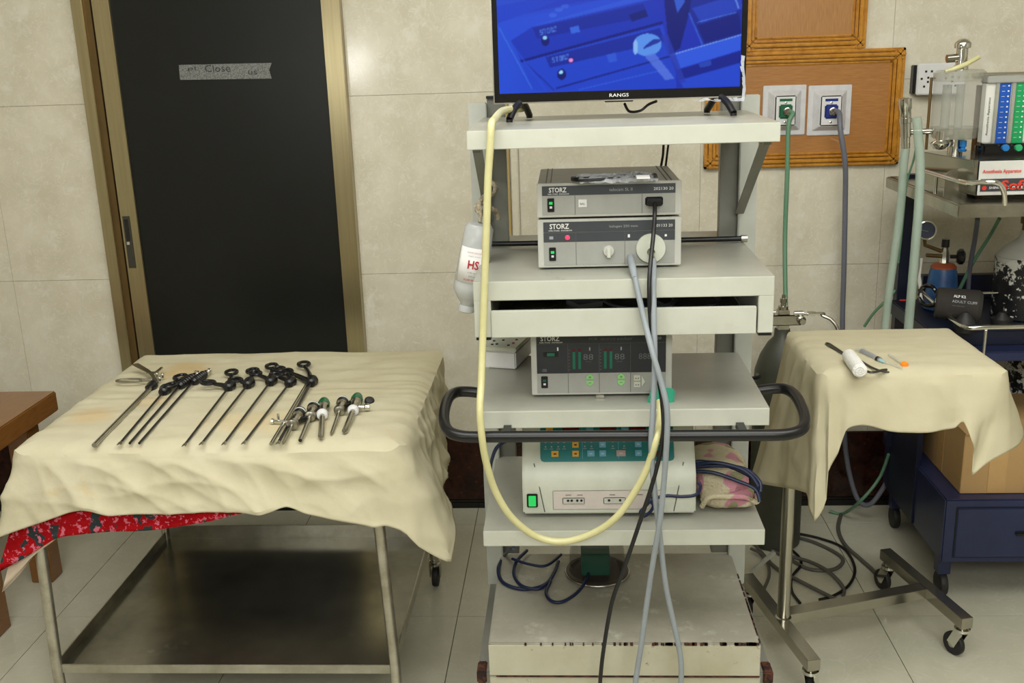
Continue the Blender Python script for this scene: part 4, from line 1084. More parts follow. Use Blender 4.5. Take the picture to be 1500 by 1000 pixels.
for fx in (.04,.085,.135,.18,.335,.385,.545,.63):
    for uu in (.034,.044):
        mb.prism([SP(tx_0+pw*fx-.0016,uu),SP(tx_0+pw*fx+.0016,uu),SP(tx_0+pw*fx+.0016,uu+.003),SP(tx_0+pw*fx-.0016,uu+.003)], sn*.001, sn*.0025)
    mb.prism([SP(tx_0+pw*fx-.004,.030),SP(tx_0+pw*fx+.004,.030),SP(tx_0+pw*fx+.004,.0312),SP(tx_0+pw*fx-.004,.0312)], sn*.001, sn*.0022)
part('panel_marks', mb, 'letter_grey', tpn)
mb = MB()
for fx in (.315,.585): mb.prism([SP(tx_0+pw*fx,.008),SP(tx_0+pw*fx+.0008,.008),SP(tx_0+pw*fx+.0008,.088),SP(tx_0+pw*fx,.088)], sn*.001, sn*.0022)
part('panel_lines', mb, 'key_blue', tpn)
sw = V((ex0+.021,ey,zb+.034))
r = part('power_switch', MB().box((sw.x-.012,ey-.004,sw.z-.016),(sw.x+.012,ey,sw.z+.016)), 'black', es, bevel=.0015)
part('green_rocker', MB().box((sw.x-.008,ey-.007,sw.z-.012),(sw.x+.008,ey-.003,sw.z+.012)), 'led_green', r, bevel=.001)
pl = part('socket_plate', MB().box((ex0+.066,ey-.0015,zb+.012),(ex1-.068,ey,zb+.056)), 'esu_plate', es, bevel=.001)
for cx, hs in ((ex0+.111,(-.012,-.004,.008,.017)),(ex0+.200,(-.012,.012))):
    part('socket_well', MB().box((cx-.024,ey-.0035,zb+.025),(cx+.024,ey-.001,zb+.040)), 'unit_grey', pl, bevel=.004)
    mb = MB()
    for hx in hs: mb.cyl((cx+hx,ey-.0042,zb+.034),(cx+hx,ey-.003,zb+.034),.0028,n=10)
    part('socket_holes', mb, 'black', pl)
mb = MB()
for cx in (ex0+.10, ex0+.125, ex0+.195, ex0+.255): mb.box((cx-.006,ey-.0022,zb+.0455),(cx+.006,ey-.001,zb+.0468))
part('socket_marks', mb, 'seam', pl)
part('neutral_plug', MB().cyl((ex1-.094,ey-.0004,zb+.042),(ex1-.094,ey-.016,zb+.042),.0055,n=14), 'cable_blue', pl)

# cloth bag / towel with cables to the right of it
tw = root('folded_towel', 'pink and beige patterned towel folded on the fourth shelf', 'towel', (.335,2.2,.616))
def lump(cx, cy, z0, sx, sy, sz, seed, n=40, rr_=14, pw_=.55, amp=.12):
    rings = []
    for i in range(rr_+1):
        t = i/rr_; ph_ = -math.pi/2 + math.pi*t
        cr = max(.02, math.cos(ph_))**pw_; zz = z0+sz*(.5+.5*math.copysign(abs(math.sin(ph_))**.8, math.sin(ph_)))
        ring = []
        for j in range(n):
            a = 2*math.pi*j/n; c, s_ = math.cos(a), math.sin(a)
            c = math.copysign(abs(c)**.6, c); s_ = math.copysign(abs(s_)**.6, s_)
            k = 1+amp*noise.noise(V((c*2+seed, s_*2, t*3)))+amp*.5*noise.noise(V((c*6+seed, s_*6, t*8)))
            ring.append(V((cx+sx*c*cr*k, cy+sy*s_*cr*k, zz if i else z0)))
        rings.append(ring)
    return MB().rings(rings)
part('towel_body', lump(.332,2.215,.6165,.064,.115,.082,2), 'towel', tw)
part('towel_fold', lump(.340,2.135,.6165,.058,.055,.040,5), 'towel', tw)
part('towel_edge', MB().tube(smooth_pts([P(1028,742,y=2.085),P(1040,728,y=2.075),P(1065,727,y=2.07),P(1090,728,y=2.075),P(1108,735,y=2.09),P(1108,722,y=2.10)]), .006, 8), 'towel', tw)
for k, pts in enumerate(([(1016,676),(1050,678),(1085,690),(1108,706),(1112,726)],[(1016,684),(1050,682),(1090,686),(1112,704),(1114,720)],[(1016,690),(1045,692),(1080,704),(1106,716),(1113,735)],[(1016,681),(1045,677),(1080,684),(1100,696),(1111,712)])):
    single('looped_cable', MB().tube(smooth_pts([P(px,py,y=2.13-.006*k-.012*i) for i,(px,py) in enumerate(pts)]), .0042, 8), 'cable_blue',
           ('topmost','second from top','lowest','middle, slightly sagging')[[3,1,2,0].index(k)] + ' of the dark blue cables looped over the pink towel', 'cable', 'blue cables over the towel')
single('electrode_lead', MB().tube(smooth_pts([P(1022,706,y=2.05),P(1026,712,y=2.045),P(1020,724,y=2.04),P(1000,727,y=2.04),P(975,726,y=2.04),P(955,732,y=2.04),P(945,742,y=2.038),P(938,750,y=2.038),P(942,756,y=2.038),P(952,750,y=2.038),P(957,740,y=2.04),P(951,733,y=2.04)]), .0036, 8), 'cable_blue',
       'thin blue lead knotted in front of the off-white surgical unit sockets', 'cord')
single('electrode_lead', MB().tube(smooth_pts([P(765,640,y=2.13),P(745,644,y=2.10),P(728,655,y=2.09),P(720,675,y=2.10),P(718,690,y=2.12),P(719,708,y=2.18)]), .0042, 8), 'cable_blue',
       'dark blue lead bending down at the left end of the fourth shelf', 'cord')

# cables lying in the drawer
rg = random.Random(5)
def coil(cx, cy, z, rx, ry, turns, r, mm, lab, grp=None, jit=.012, ph=0):
    pts = []
    for k in range(int(turns*12)+1):
        a = ph+2*math.pi*k/12; j = 1+ (rg.random()-.5)*.14
        pts.append(V((cx+math.cos(a)*rx*j+rg.uniform(-jit,jit)*.4, cy+math.sin(a)*ry*j, z+r+rg.random()*.0035+ .0012*k/12)))
    return single('coiled_cable', MB().tube(smooth_pts(pts,4), r, 7), mm, lab, 'cable', grp)
coil(.155,2.24,1.0525,.075,.085,4,.0032,'cable_grey','coil of grey cable lying in the middle of the open drawer')
coil(.26,2.25,1.0525,.07,.09,2,.0028,'cable_grey','loose loop of grey cable at the right end of the open drawer')
coil(-.085,2.23,1.0525,.05,.06,3,.003,'cable_drab','tangled dull cable at the left end of the open drawer')
single('drawer_clutter', MB().box((.0,2.20,1.0525),(.06,2.26,1.064), rot=RZ(.5)), 'film', 'small clear plastic wrapper in the open drawer', 'wrapper')
single('blue_connector', MB().box((.325,2.16,1.0525),(.342,2.175,1.062)), 'knob_blue', 'tiny blue connector at the right end of the drawer', 'connector', bevel=.001)

# ---- cables hanging in front
def cab(name, pts, r, mm, lab, cat, sm=8, n=10): return single(name, MB().tube(smooth_pts(pts, sm), r, n), mm, lab, cat)
pc_ = V((UX1-.056,UY-.006,1.2715+.0275))
cam_c = root('camera_cable', 'black camera cable plugged into the top unit, hanging to the floor', 'cable', (.15,1.95,0))
part('plug', MB().box((pc_.x-.015,UY-.024,pc_.z-.006),(pc_.x+.015,UY-.004,pc_.z+.006)), 'black', cam_c, bevel=.002)
part('cord', MB().tube(smooth_pts([V((pc_.x,UY-.022,pc_.z)), P(959,316,y=2.055), P(957,345,y=2.04), P(953,385,y=1.998), P(951,420,y=1.975), P(953,470,y=1.97), P(962,540,y=1.955), P(970,590,y=1.935), P(971,640,y=1.918), P(958,700,y=1.92), P(937,765,y=1.93), P(915,830,y=1.935), P(897,880,y=1.935), P(885,945,y=1.93), P(879,1000,y=1.925), P(877,1060,y=1.92), P(876,1120,y=1.90)]), .0045, 10), 'cable_black', cam_c)
lc = root('light_guide_cable', 'grey light cable leaving the round dial and hanging to the floor', 'cable', (.16,1.95,0))
part('connector', MB().cyl(dc+V((0,-.012,-.006)), P(957,384,y=2.06), .0058, n=12), 'chrome_dark', lc)
part('strain_relief', MB().tube([P(957,382,y=2.06), P(957,396,y=2.012), P(957,410,y=1.988), P(957,425,y=1.984)], [.0066,.0064,.0062,.0056], 10), 'cable_grey', lc)
part('cord', MB().tube(smooth_pts([P(957,420,y=1.985), P(958,470,y=1.965), P(959,540,y=1.945), P(956,610,y=1.925), P(954,650,y=1.92), P(958,710,y=1.925), P(966,780,y=1.93), P(974,850,y=1.935), P(984,900,y=1.935), P(994,945,y=1.93), P(998,975,y=1.928), P(997,1010,y=1.925), P(994,1090,y=1.91)]), .0060, 10), 'cable_grey', lc)
gc = root('camera_head_cable', 'grey cable from the lower left port of the light source, crossing to the floor', 'cable', (.12,1.96,0))
part('plug', MB().tube([V((UX1-.1035,UY-.001,1.1665+.020)), P(924,380,y=2.07), P(926,390,y=2.04)], [.007,.007,.0075], 12), 'cable_grey', gc)
part('strain_relief', MB().tube([P(926,388,y=2.046), P(928,398,y=2.015), P(930,408,y=1.992)], [.0075,.0070,.0060], 12), 'cable_grey', gc)
part('cord', MB().tube(smooth_pts([P(930,406,y=1.994), P(935,430,y=1.982), P(944,470,y=1.965), P(957,520,y=1.935), P(970,565,y=1.92), P(977,600,y=1.91), P(977,640,y=1.905), P(973,700,y=1.910), P(967,760,y=1.912), P(957,820,y=1.92), P(948,880,y=1.925), P(940,940,y=1.925), P(931,1000,y=1.92), P(925,1080,y=1.90)]), .0060, 10), 'cable_grey', gc)
# green clip & latex tube
gk = root('tube_connector', 'mint green plastic connector at the lower right of the insufflator', 'connector', (.185,2.03,.888))
c = P(966,582,y=2.045)
part('connector_block', MB().hexa([P(945,597,y=2.035),P(987,600,y=2.035),P(985,598,y=2.06),P(948,596,y=2.06),P(955,566,y=2.045),P(989,569,y=2.045),P(989,569,y=2.075),P(955,566,y=2.075)]), 'mint', gk, bevel=.004)
part('spigot', MB().cyl((c.x,2.05,c.z),(c.x,2.079,c.z+.004),.008,n=14), 'mint', gk)
ty = []
tube_px = [(966,588,2.03),(967,610,1.985),(962,640,1.922),(950,680,1.925),(933,715,1.93),(905,755,1.94),(870,780,1.955),(825,793,1.965),(785,785,1.965),(750,758,1.955),(727,722,1.945),(713,680,1.93),(706,640,1.922),(703,600,1.928),(705,560,1.955),(707,500,1.975),(709,440,1.98),(711,380,1.98),(713,320,1.98),(715,260,1.98),(718,215,1.98),(720,190,1.985),(724,175,2.02),(735,163,2.12),(750,160,2.20),(765,159,2.28)]
pts = [P(a,b,y=c) for a,b,c in tube_px]
for p in pts[-5:]: p.z = max(p.z, 1.470)
single('latex_tube', MB().tube(smooth_pts(pts,8), .0074, 14), 'tube_yellow', 'pale yellow rubber tube looping down the left of the cart', 'tube')
cab('power_lead', [P(972,212,y=2.44), P(971,228,y=2.44), P(968,245,y=2.43), P(966,262,y=2.42)], .003, 'cable_black', 'left one of two thin black leads dropping behind the camera unit', 'cable')
cab('power_lead', [P(979,212,y=2.44), P(977,228,y=2.44), P(975,245,y=2.43), P(974,262,y=2.42)], .0026, 'cable_black', 'right one of two thin black leads dropping behind the camera unit', 'cable')

# ---- bottle hanging at the left
bt = root('saline_bottle', 'upside-down plastic bottle with red HS label hanging left of the cart', 'bottle', (-.235,2.2,1.04))
ba, bb = P(703,327,y=2.2), P(682,462,y=2.2)
ax = (bb-ba).normalized(); L_ = (bb-ba).length
part('bottle_body', MB().lathe(ba, ax, [(0,.012),(.002,.026),(.010,.031),(L_*.2,.033),(L_*.66,.037),(L_*.72,.036),(L_*.80,.026),(L_*.86,.016),(L_*.9,.014)], 30), 'frosted', bt)
part('bottle_fluid', MB().lathe(ba+ax*L_*.64, ax, [(0,.033),(L_*.06,.034),(L_*.14,.026),(L_*.20,.015),(L_*.24,.012)], 26), 'fluid', bt)
part('bottle_cap', MB().lathe(ba+ax*L_*.88, ax, [(0,.016),(.002,.0175),(.014,.0175),(.016,.014)], 24), 'frosted', bt)
# curved label
q = ax.orthogonal(); fdir = (V((0,-1,0)) - ax*V((0,-1,0)).dot(ax)).normalized(); sdir = ax.cross(fdir)
if sdir.x < 0: sdir = -sdir
rings = []
for i in range(2):
    h_ = L_*(.24+.37*i); rd = .0342+.0030*i
    rings.append([ba+ax*h_+(fdir*math.cos(a)+sdir*math.sin(a))*rd for a in [math.radians(-62+10*k) for k in range(13)]])
part('bottle_label', MB().rings(rings, close=False, caps=False), 'paper_white', bt, solid=.0006)
LX = sdir; LU = -ax
def lab(t_, m_, h_, w_, d_, b__=0): 
    text('label_lettering', t_, m_, bt, ba+ax*(L_*d_)+fdir*.0372+sdir*.002, h_, w_, xdir=LX, up=LU, bold=b__)
lab('HS','label_red',.019,.024,.455,.02); lab('SODIUM CHLORIDE','label_red',.003,.034,.29); lab('INJECTION','label_grey',.003,.026,.33); lab('0.9% w/v','label_grey',.003,.02,.50); lab('500 ml','label_grey',.003,.014,.54); lab('FLUID 500 ML','label_red',.0035,.032,.58,.01)
# rope loop and knot
kx = P(715,300,y=2.3)
rp = root('rope', 'knotted off-white rope holding the bottle to the cart post', 'rope', (kx.x,2.3,1.26))
def kn(px,py,y): return P(px,py,y=y)
part('rope_knot', MB().tube(smooth_pts([kn(706,312,2.22),kn(702,300,2.23),kn(709,288,2.25),kn(722,284,2.27),kn(726,275,2.30),kn(720,268,2.34),kn(714,278,2.33),kn(712,295,2.27),kn(718,304,2.24),kn(728,310,2.25),kn(730,320,2.26)],6), .0055, 8).tube(smooth_pts([kn(697,302,2.24),kn(700,310,2.23),kn(710,314,2.22),kn(716,306,2.23),kn(708,298,2.24),kn(698,301,2.25)],6), .005, 8), 'rope', rp)
part('rope_loop', MB().tube(smooth_pts([kn(720,270,2.34),kn(712,262,2.40),kn(704,268,2.45),kn(700,285,2.47)],6), .005, 8), 'rope', rp)
part('rope_tie', MB().cyl(kn(704,306,2.21), ba+V((0,0,.002)), .004, n=8), 'rope', rp)

# ---- foot pedal and blue cable on the base
fp = root('foot_pedal', 'round dark foot switch with green block under the fourth shelf', 'foot switch', (.07,2.33,.342))
fc = V((.055,2.315,.3425))
part('pedal_base', MB().lathe(fc,(0,0,1),[(0,.072),(.004,.078),(.010,.078),(.012,.072)],36), 'brown_disc', fp)
part('pedal_dome', MB().lathe(fc+V((0,0,.012)),(0,0,1),[(0,.070),(.05,.068),(.085,.060)],36), clear('dark_guard', (40,38,32), .28), fp)
part('pedal_block', MB().box((fc.x-.040,fc.y-.040,.3555),(fc.x+.030,fc.y+.035,.415)), 'green_box', fp, bevel=.003)
part('pedal_rim', MB().tube(ring_pts(fc+V((0,0,.006)), .0790,.0790,0,36), .0018, 6, closed=True), 'steel', fp)
bl = [(750,800),(738,812),(728,830),(732,850),(750,861),(780,862),(800,855),(812,840),(820,820),(838,803)]
cab('blue_cable', [P(a,b,y=2.05) if b < 806 else P(a,b,z=.350) for a,b in [(752,802),(740,812),(730,832),(736,852),(760,862),(785,861),(802,853),(812,838),(818,822)]], .0045, 'cable_blue', 'dark blue cable loop, leftmost on the cart base', 'cable')
cab('blue_cable', [P(a,b,z=.358+.0004*i) for i,(a,b) in enumerate([(772,806),(757,822),(753,842),(765,858),(790,862),(806,850),(800,868),(808,880),(824,881),(845,868),(858,850),(863,832),(858,812)])], .0042, 'cable_blue', 'dark blue cable loops in front of the round foot switch', 'cable')
cab('blue_cable', [P(a,b,z=.366) for a,b in [(750,818),(775,826),(800,828),(822,812)]], .0036, 'cable_blue', 'short dark blue cable crossing above the other loops', 'cable')

# ================================================================== GREY-GREEN GAS CYLINDER behind the cart
gcx, gcy = .665, 3.16
cy_ = root('gas_cylinder', 'drab green tall gas cylinder standing between cart and right-hand stand', 'gas cylinder', (gcx,gcy,0))
zs = .745
part('cylinder_body', MB().lathe((gcx,gcy,0.001),(0,0,1),[(0,.078),(.006,.084),(.55,.084),(.60,.081),(.65,.066),(.69,.044),(.71,.026),(.735,.024)],36), 'o2_green', cy_)
part('cylinder_valve', MB().box((gcx-.018,gcy-.018,.735),(gcx+.018,gcy+.018,.80)).box((gcx-.045,gcy-.024,.752),(gcx+.055,gcy-.018,.786)), 'steel', cy_, bevel=.003)
part('valve_stem', MB().lathe((gcx,gcy,.80),(0,0,1),[(0,.016),(.010,.016),(.012,.008),(.020,.008),(.022,.011),(.034,.011),(.036,.006),(.046,.006)],16), 'chrome_dark', cy_)
part('yoke_screw', MB().lathe((gcx+.052,gcy-.02,.770),(0,-1,0),[(0,.014),(.01,.014),(.014,.009),(.03,.009)],16), 'chrome_dark', cy_)
part('outlet_pipe', MB().cyl((gcx-.05,gcy-.02,.795),(gcx-.028,gcy-.02,.795),.007,n=12).cyl((gcx+.03,gcy-.02,.79),(gcx+.058,gcy-.02,.79),.010,n=12).cyl((gcx+.058,gcy-.02,.79),(gcx+.075,gcy-.02,.788),.005,n=10).lathe((gcx+.072,gcy-.02,.788),(1,0,0),[(0,.009),(.022,.009),(.023,.0065),(.052,.0065)],6), 'chrome', cy_)
single('braided_hose', MB().tube(smooth_pts([V((gcx+.122,gcy-.02,.788)), P(1205,462,y=gcy-.03), P(1217,468,y=gcy-.04), P(1226,480,y=gcy-.05), P(1230,500,y=gcy-.06), P(1230,540,y=gcy-.06)]), .0055, 8), 'chrome_dark', 'short braided metal hose from the drab cylinder valve', 'hose')
single('wall_lead', MB().tube(smooth_pts([V((.30,2.9,.62)),V((.42,2.95,.63)),V((.56,3.02,.62)),V((.585,3.12,.60))]), .006, 8), 'cable_black', 'thick black lead running behind the cart to the cylinder', 'cable')

# ================================================================== RIGHT STAND (mobile table)
st = root('instrument_stand', 'chrome wheeled stand with H-shaped base carrying the draped tray', 'stand', (.72,2.5,0))
zb_ = .13; hh = .032
def bpt(px, py): p = P(px, py, z=zb_); p.z = zb_-hh/2; return p
A0 = V((.497,2.70,0)); A1 = V((.588,2.262,0)); B0 = V((.933,2.85,0)); B1 = V((1.03,2.455,0))
for p in (A0,A1,B0,B1): p.z = zb_-hh/2
part('base_beam', MB().beam(A0, A1, .034, hh), 'chrome_dark', st, bevel=.001)
part('base_beam', MB().beam(B0, B1, .034, hh), 'chrome_dark', st, bevel=.001)
mA = A0.lerp(A1,.48); mB = B0.lerp(B1,.56); mA.x += .012; mB.x -= .012
part('cross_beam', MB().beam(mA, mB, .040, hh-.002), 'chrome_dark', st, bevel=.001)
pb = V((.552,2.462,0)); 
part('pole', MB().lathe((pb.x,pb.y,zb_-.002),(0,0,1),[(0,.021),(.004,.021),(.006,.0165),(.64,.0165)],24), 'chrome_dark', st)
SX0, SX1, SY0, SY1, SZ = .560, .985, 2.245, 2.625, .88
part('support_arm', MB().tube([(pb.x,pb.y,.765),(pb.x+.004,pb.y,.80),(pb.x+.05,pb.y,.838),(pb.x+.2,pb.y,.846)], .0145, 14), 'steel', st)
part('tray', MB().box((SX0+.02,SY0+.02,SZ-.022),(SX1-.02,SY1-.02,SZ-.008)).box((SX0+.0,pb.y-.02,SZ-.034),(SX0+.2,pb.y+.02,SZ-.022)), 'steel', st, bevel=.003)
for c, an in ((A0+V((.004,-.03,0)),.3),(A1+V((-.003,.02,0)),-.5),(B0+V((.004,-.03,0)),.4),(B1+V((-.003,.02,0)),.5)):
    R = RZ(an)
    fk = MB().lathe((c.x,c.y,zb_-hh),(0,0,-1),[(0,.012),(.006,.012),(.008,.021),(.016,.021),(.019,.015)],18)
    for s_ in (-1,1):
        a = V((c.x,c.y,zb_-hh-.016))+R@V((s_*.013,0,0)); e = V((c.x,c.y,.033))+R@V((s_*.013,.022,0))
        fk.beam(a, e, .0025, .026, R@V((0,1,.3)))
    part('caster_fork', fk, 'chrome', st)
    e = V((c.x,c.y,.0325))+R@V((0,.022,0)); axd = R@V((1,0,0))
    part('wheel', MB().lathe(e-axd*.0095, axd, [(0,.012),(.0015,.024),(.002,.030),(.005,.0325),(.014,.0325),(.017,.030),(.0175,.024),(.019,.012)],26), 'black_rubber', st)
    part('wheel_hub', MB().lathe(e-axd*.0105, axd, [(0,.010),(.021,.010)],16), 'unit_face', st)
S2 = lambda px,py,y=2.213: P(px,py,y=y)
sf = lambda p: max(.02,min(.98,(p.x-SX0)/(SX1-SX0)))
hem = [(.0, S2(1196,762,2.19)), (.03, S2(1212,735,2.19)), (.055, S2(1214,690,2.19)), (.10, S2(1228,662)), (.15, S2(1240,628))]
for px, py in ((1262,622),(1300,630),(1345,632),(1380,630),(1400,628),(1412,618)): hem.append((sf(S2(px,py)), S2(px,py)))
hem += [(.92, S2(1426,668,2.205)), (.955, S2(1428,697,2.20)), (1.0, S2(1450,680,2.20)), (1.04, S2(1478,662,2.22)), (1.10, S2(1492,650,2.26)), (1.25, P(1494,625,y=2.34)), (1.5, V((1.035,2.45,.70))), (1.9, V((1.02,2.62,.70))),
        (2.1, V((.93,2.66,.70))), (2.5, V((.77,2.66,.70))), (2.9, V((.60,2.66,.64))), (3.05, P(1106,702,y=2.60)+V((.015,.03,0))), (3.25, P(1106,702,y=2.54)), (3.5, P(1135,712,y=2.42)), (3.75, P(1165,716,y=2.32)), (3.9, P(1182,722,y=2.25)), (3.965, P(1186,745,y=2.21))]
c2 = drape((SX0,SY0,SX1,SY1), SZ, hem, 'draped_cloth', 'cloth2', fold=.012, crumple=.004, seed=6.7, topw=.0015, N=360, rows=30)
tag(recenter(c2), 'smooth cream cloth draped over the small stand at the right', 'cloth')
# items on the cloth
K = lambda px,py,dz=.006: P(px,py,z=SZ+dz)
fz = root('forceps', 'dark steel forceps lying under the gauze roll', 'surgical instrument', K(1240,520), None)
a, b = K(1212,503), K(1236,518)
d = (b-a).normalized(); sd = d.cross(V((0,0,1))).normalized()
L_ = (b-a).length
loop = [a+sd*.003, a-d*.004, a-sd*.003]
part('forceps_bow', MB().tube(smooth_pts([b+d*.03+sd*.0022, b+sd*.0024, a+d*.012+sd*.0048, a-d*.003+sd*.002, a-d*.003-sd*.002, a+d*.012-sd*.0048, b-sd*.0024, b+d*.03-sd*.0022],6), .0021, 8), 'latch', fz)
part('forceps_blade', MB().tube(smooth_pts([K(1262,529),K(1275,537),K(1290,543),K(1303,545)],5), [.0026]*15+[.001], 8), 'latch', fz)
part('forceps_blade', MB().tube(smooth_pts([K(1262,541),K(1275,545),K(1285,544),K(1292,542),K(1300,541)],4), [.003]*16+[.001], 8), 'latch', fz)
g0, g1 = K(1243,520,.0175), K(1260,543,.0175); gd = (g1-g0).normalized(); GL = (g1-g0).length
gz = root('gauze_roll', 'white rolled gauze bandage on the cream cloth', 'gauze', K(1250,532,0))
part('roll', MB().lathe(g0, gd, [(0,.010),(.003,.0155),(GL*.5,.0165),(GL-.003,.0160),(GL,.012)],28), 'gauze', gz)
part('roll_end', MB().tube([g1+gd*.0008+ (gd.orthogonal().normalized()*math.cos(t)+gd.cross(gd.orthogonal()).normalized()*math.sin(t))*(.001+.0016*t/2) for t in [k*.5 for k in range(36)]][:30], .0008, 5), 'gauze', gz)
sg = root('syringe', 'clear plastic syringe with black plunger seal on the cream cloth', 'syringe', K(1275,520,0))
s0_, s1_, s2_, s3_ = K(1258,512), K(1286,526), K(1299,530), K(1322,539)
dd = (s1_-s0_).normalized(); SL = (s1_-s0_).length
part('barrel', MB().lathe(s0_, dd, [(0,.0095),(.002,.0095),(SL*1.15,.0062),(SL*1.2,.003)],18), 'clear', sg)
part('plunger_seal', MB().cyl(s1_-dd*.003, s1_+dd*.005, .0068, n=16), 'black', sg)
mb = MB()
for k in range(8): mb.box((0,0,0),(0,0,0)) if False else mb.cyl(s0_+dd*(SL*(.15+.095*k)), s0_+dd*(SL*(.15+.095*k)+.0008), .0064, n=12)
part('graduations', mb, 'label_grey', sg)
part('needle_hub', MB().lathe(s1_+dd*.008, dd, [(0,.0045),(.012,.004),(.020,.0028)],14), clear('pale_blue_hub', (160,208,214), .9, .3), sg)
part('needle_cover', MB().cyl(s1_+dd*.026, s3_, .003, .0022, n=12), 'clear', sg)
nc = root('needle_cap', 'clear needle sleeve with orange end lying right of the syringe', 'needle cap', K(1318,530,0))
n0, n1 = K(1302,519), K(1323,533)
part('sleeve', MB().cyl(n0, n1, .0028, .0034, n=14), 'clear', nc)
part('orange_end', MB().lathe(n1, (n1-n0).normalized(), [(0,.0055),(.003,.0082),(.010,.0082),(.013,.006),(.014,.001)],18), 'orange_cap', nc)

# floor cables
fz_ = .006
def fcab(pts, r, mm, lab): return cab('floor_cable', [P(a,b,z=fz_+ (c[0] if c else 0)) for a,b,*c in pts], r, mm, lab, 'cable', 6, 8)
fcab([(1168,781),(1200,788),(1235,802),(1252,830),(1245,855),(1222,872),(1200,878,.0)], .0045, 'cable_black', 'black cable curving on the floor right of the pole')
fcab([(1153,800),(1170,815),(1173,828),(1160,845),(1160,866),(1172,883)], .0045, 'cable_black', 'short black cable on the floor crossing beside the pole')
fcab([(1150,783),(1190,793),(1225,810),(1235,822),(1220,834),(1185,833),(1155,818),(1110,795)], .006, 'cable_drab', 'grey cable looping widest on the floor behind the pole')
fcab([(1108,800,.005),(1135,830,.005),(1170,850,.005),(1205,868,.005),(1230,880,.005)], .006, 'cable_drab', 'grey cable running straight from the cart under the cross beam')
fcab([(1100,803,.012),(1120,815,.012),(1127,840,.012),(1118,865,.012)], .005, 'cable_drab', 'grey cable bending close to the cart corner')
fcab([(1145,812,.012),(1185,822,.012),(1215,838,.012),(1235,860,.0),(1235,872)], .006, 'cable_drab', 'grey cable snaking between the larger floor loops')
fcab([(1232,753),(1228,775),(1238,798),(1262,820),(1285,842),(1300,868)], .0065, 'cable_drab', 'thick grey hose on the floor near the base of the stand')
cab('green_lead', [P(1302,665,y=3.25), P(1288,700,y=3.27), P(1262,732,y=3.25), P(1235,752,z=.01), P(1215,748,z=.01)], .0055, 'hose_green', 'thin green tube drooping to the floor by the dark wall', 'tube')
single('metal_strut', MB().beam(P(1100,838,y=2.75), P(1135,808,y=2.75), .010, .010), 'post_light', 'pale metal strut low between the cart and the pole', 'strut')

# ================================================================== ANAESTHESIA MACHINE (right)
am = root('anaesthesia_machine', 'dark blue anaesthesia machine with chrome worktop at the right edge', 'medical machine', (1.35,2.95,0))
MX0, MX1, MY0, MY1 = 1.06, 1.75, 2.75, 3.32
part('drawer_cabinet', MB().box((MX0,MY0,.135),(MX1,MY1,.334)), 'blue_paint', am, bevel=.004)
dr = part('drawer', MB().box((MX0+.035,MY0-.006,.155),(MX1-.04,MY0,.308)), 'blue_paint', am, bevel=.002)
part('drawer_gap', MB().box((MX0+.032,MY0-.002,.152),(MX1-.037,MY0+.001,.311)), 'black', am)
part('drawer_pull', MB().box((1.26,MY0-.014,.225),(1.38,MY0-.005,.236)), 'black', dr, bevel=.003)
for x in (MX0+.03, MX1-.03):
    for y in (MY0+.06, MY1-.06):
        part('cabinet_leg', MB().box((x-.018,y-.018,.075),(x+.018,y+.018,.14)), 'blue_paint', am)
        part('wheel', MB().lathe((x-.012,y,.038),(1,0,0),[(0,.018),(.002,.036),(.006,.038),(.018,.038),(.022,.036),(.024,.018)],22), 'black_rubber', am)
# uprights
PX = P(1325,380,y=3.26).x
part('upright', MB().box((PX-.022,3.24,.30),(PX+.018,3.28,1.20)), 'navy', am, bevel=.002)
part('upright', MB().box((MX1-.05,3.24,.33),(MX1-.01,3.28,1.20)), 'navy', am, bevel=.002)
part('side_panel', MB().box((PX-.005,MY0+.25,.14),(PX+.012,3.26,.60)), 'navy', am)
# middle shelf with chrome rail
msz = P(1470,515,y=2.80).z
part('middle_shelf', MB().box((1.06,2.80,msz-.028),(MX1,3.28,msz)), 'blue_paint', am, bevel=.003)
part('shelf_back', MB().box((1.12,3.25,msz),(MX1,3.28,msz+.12)), 'navy', am)
part('shelf_bed', MB().box((1.02,2.86,msz),(MX1,3.25,msz+.045)), 'navy', am, bevel=.004)
rz = P(1430,480,y=2.76).z
rail = smooth_pts([P(1348,425,y=3.18), P(1370,445,y=3.02), P(1395,468,y=2.86)],4)+smooth_pts([P(1408,477,y=2.79), P(1420,480,y=2.76), P(1450,479,y=2.755), P(1500,478,y=2.755), P(1600,474,y=2.755)],4)
part('lower_rail', MB().tube(rail, .0072, 12), 'chrome', am)
for px in (1444, 1590): part('rail_post', MB().cyl(P(px,482,y=2.757), P(px-3,512,y=2.80)+V((0,0,-.01)), .0055, n=12), 'chrome', am)
part('upper_bar', MB().cyl(P(1425,430,y=3.0), P(1620,422,y=3.0), .004, n=10), 'chrome', am)
# worktop
WT = P(1410,299,y=2.68).z
wx = P(1404,300,y=2.68).x
part('worktop', MB().box((wx,2.68,WT-.036),(MX1,3.30,WT-.002)), 'steel', am, bevel=.003)
part('worktop_bed', MB().box((wx+.01,2.69,WT-.004),(MX1-.01,3.29,WT)), 'steel_dark', am)
rl = smooth_pts([P(1350,249,x=wx+.008), P(1380,258,x=wx+.008), P(1405,265.5,x=wx+.008)],4)+smooth_pts([P(1418,268.5,x=wx+.014), P(1440,267,y=2.685), P(1456,267,y=2.68), P(1466,272,y=2.68), P(1471,284,y=2.68), P(1472,300,y=2.685)],4)
part('worktop_rail', MB().tube(rl, .0068, 12), 'chrome', am)
q = P(1372,256,x=wx+.008); part('rail_post', MB().cyl(q, (q.x,q.y,WT), .005, n=10), 'chrome', am)
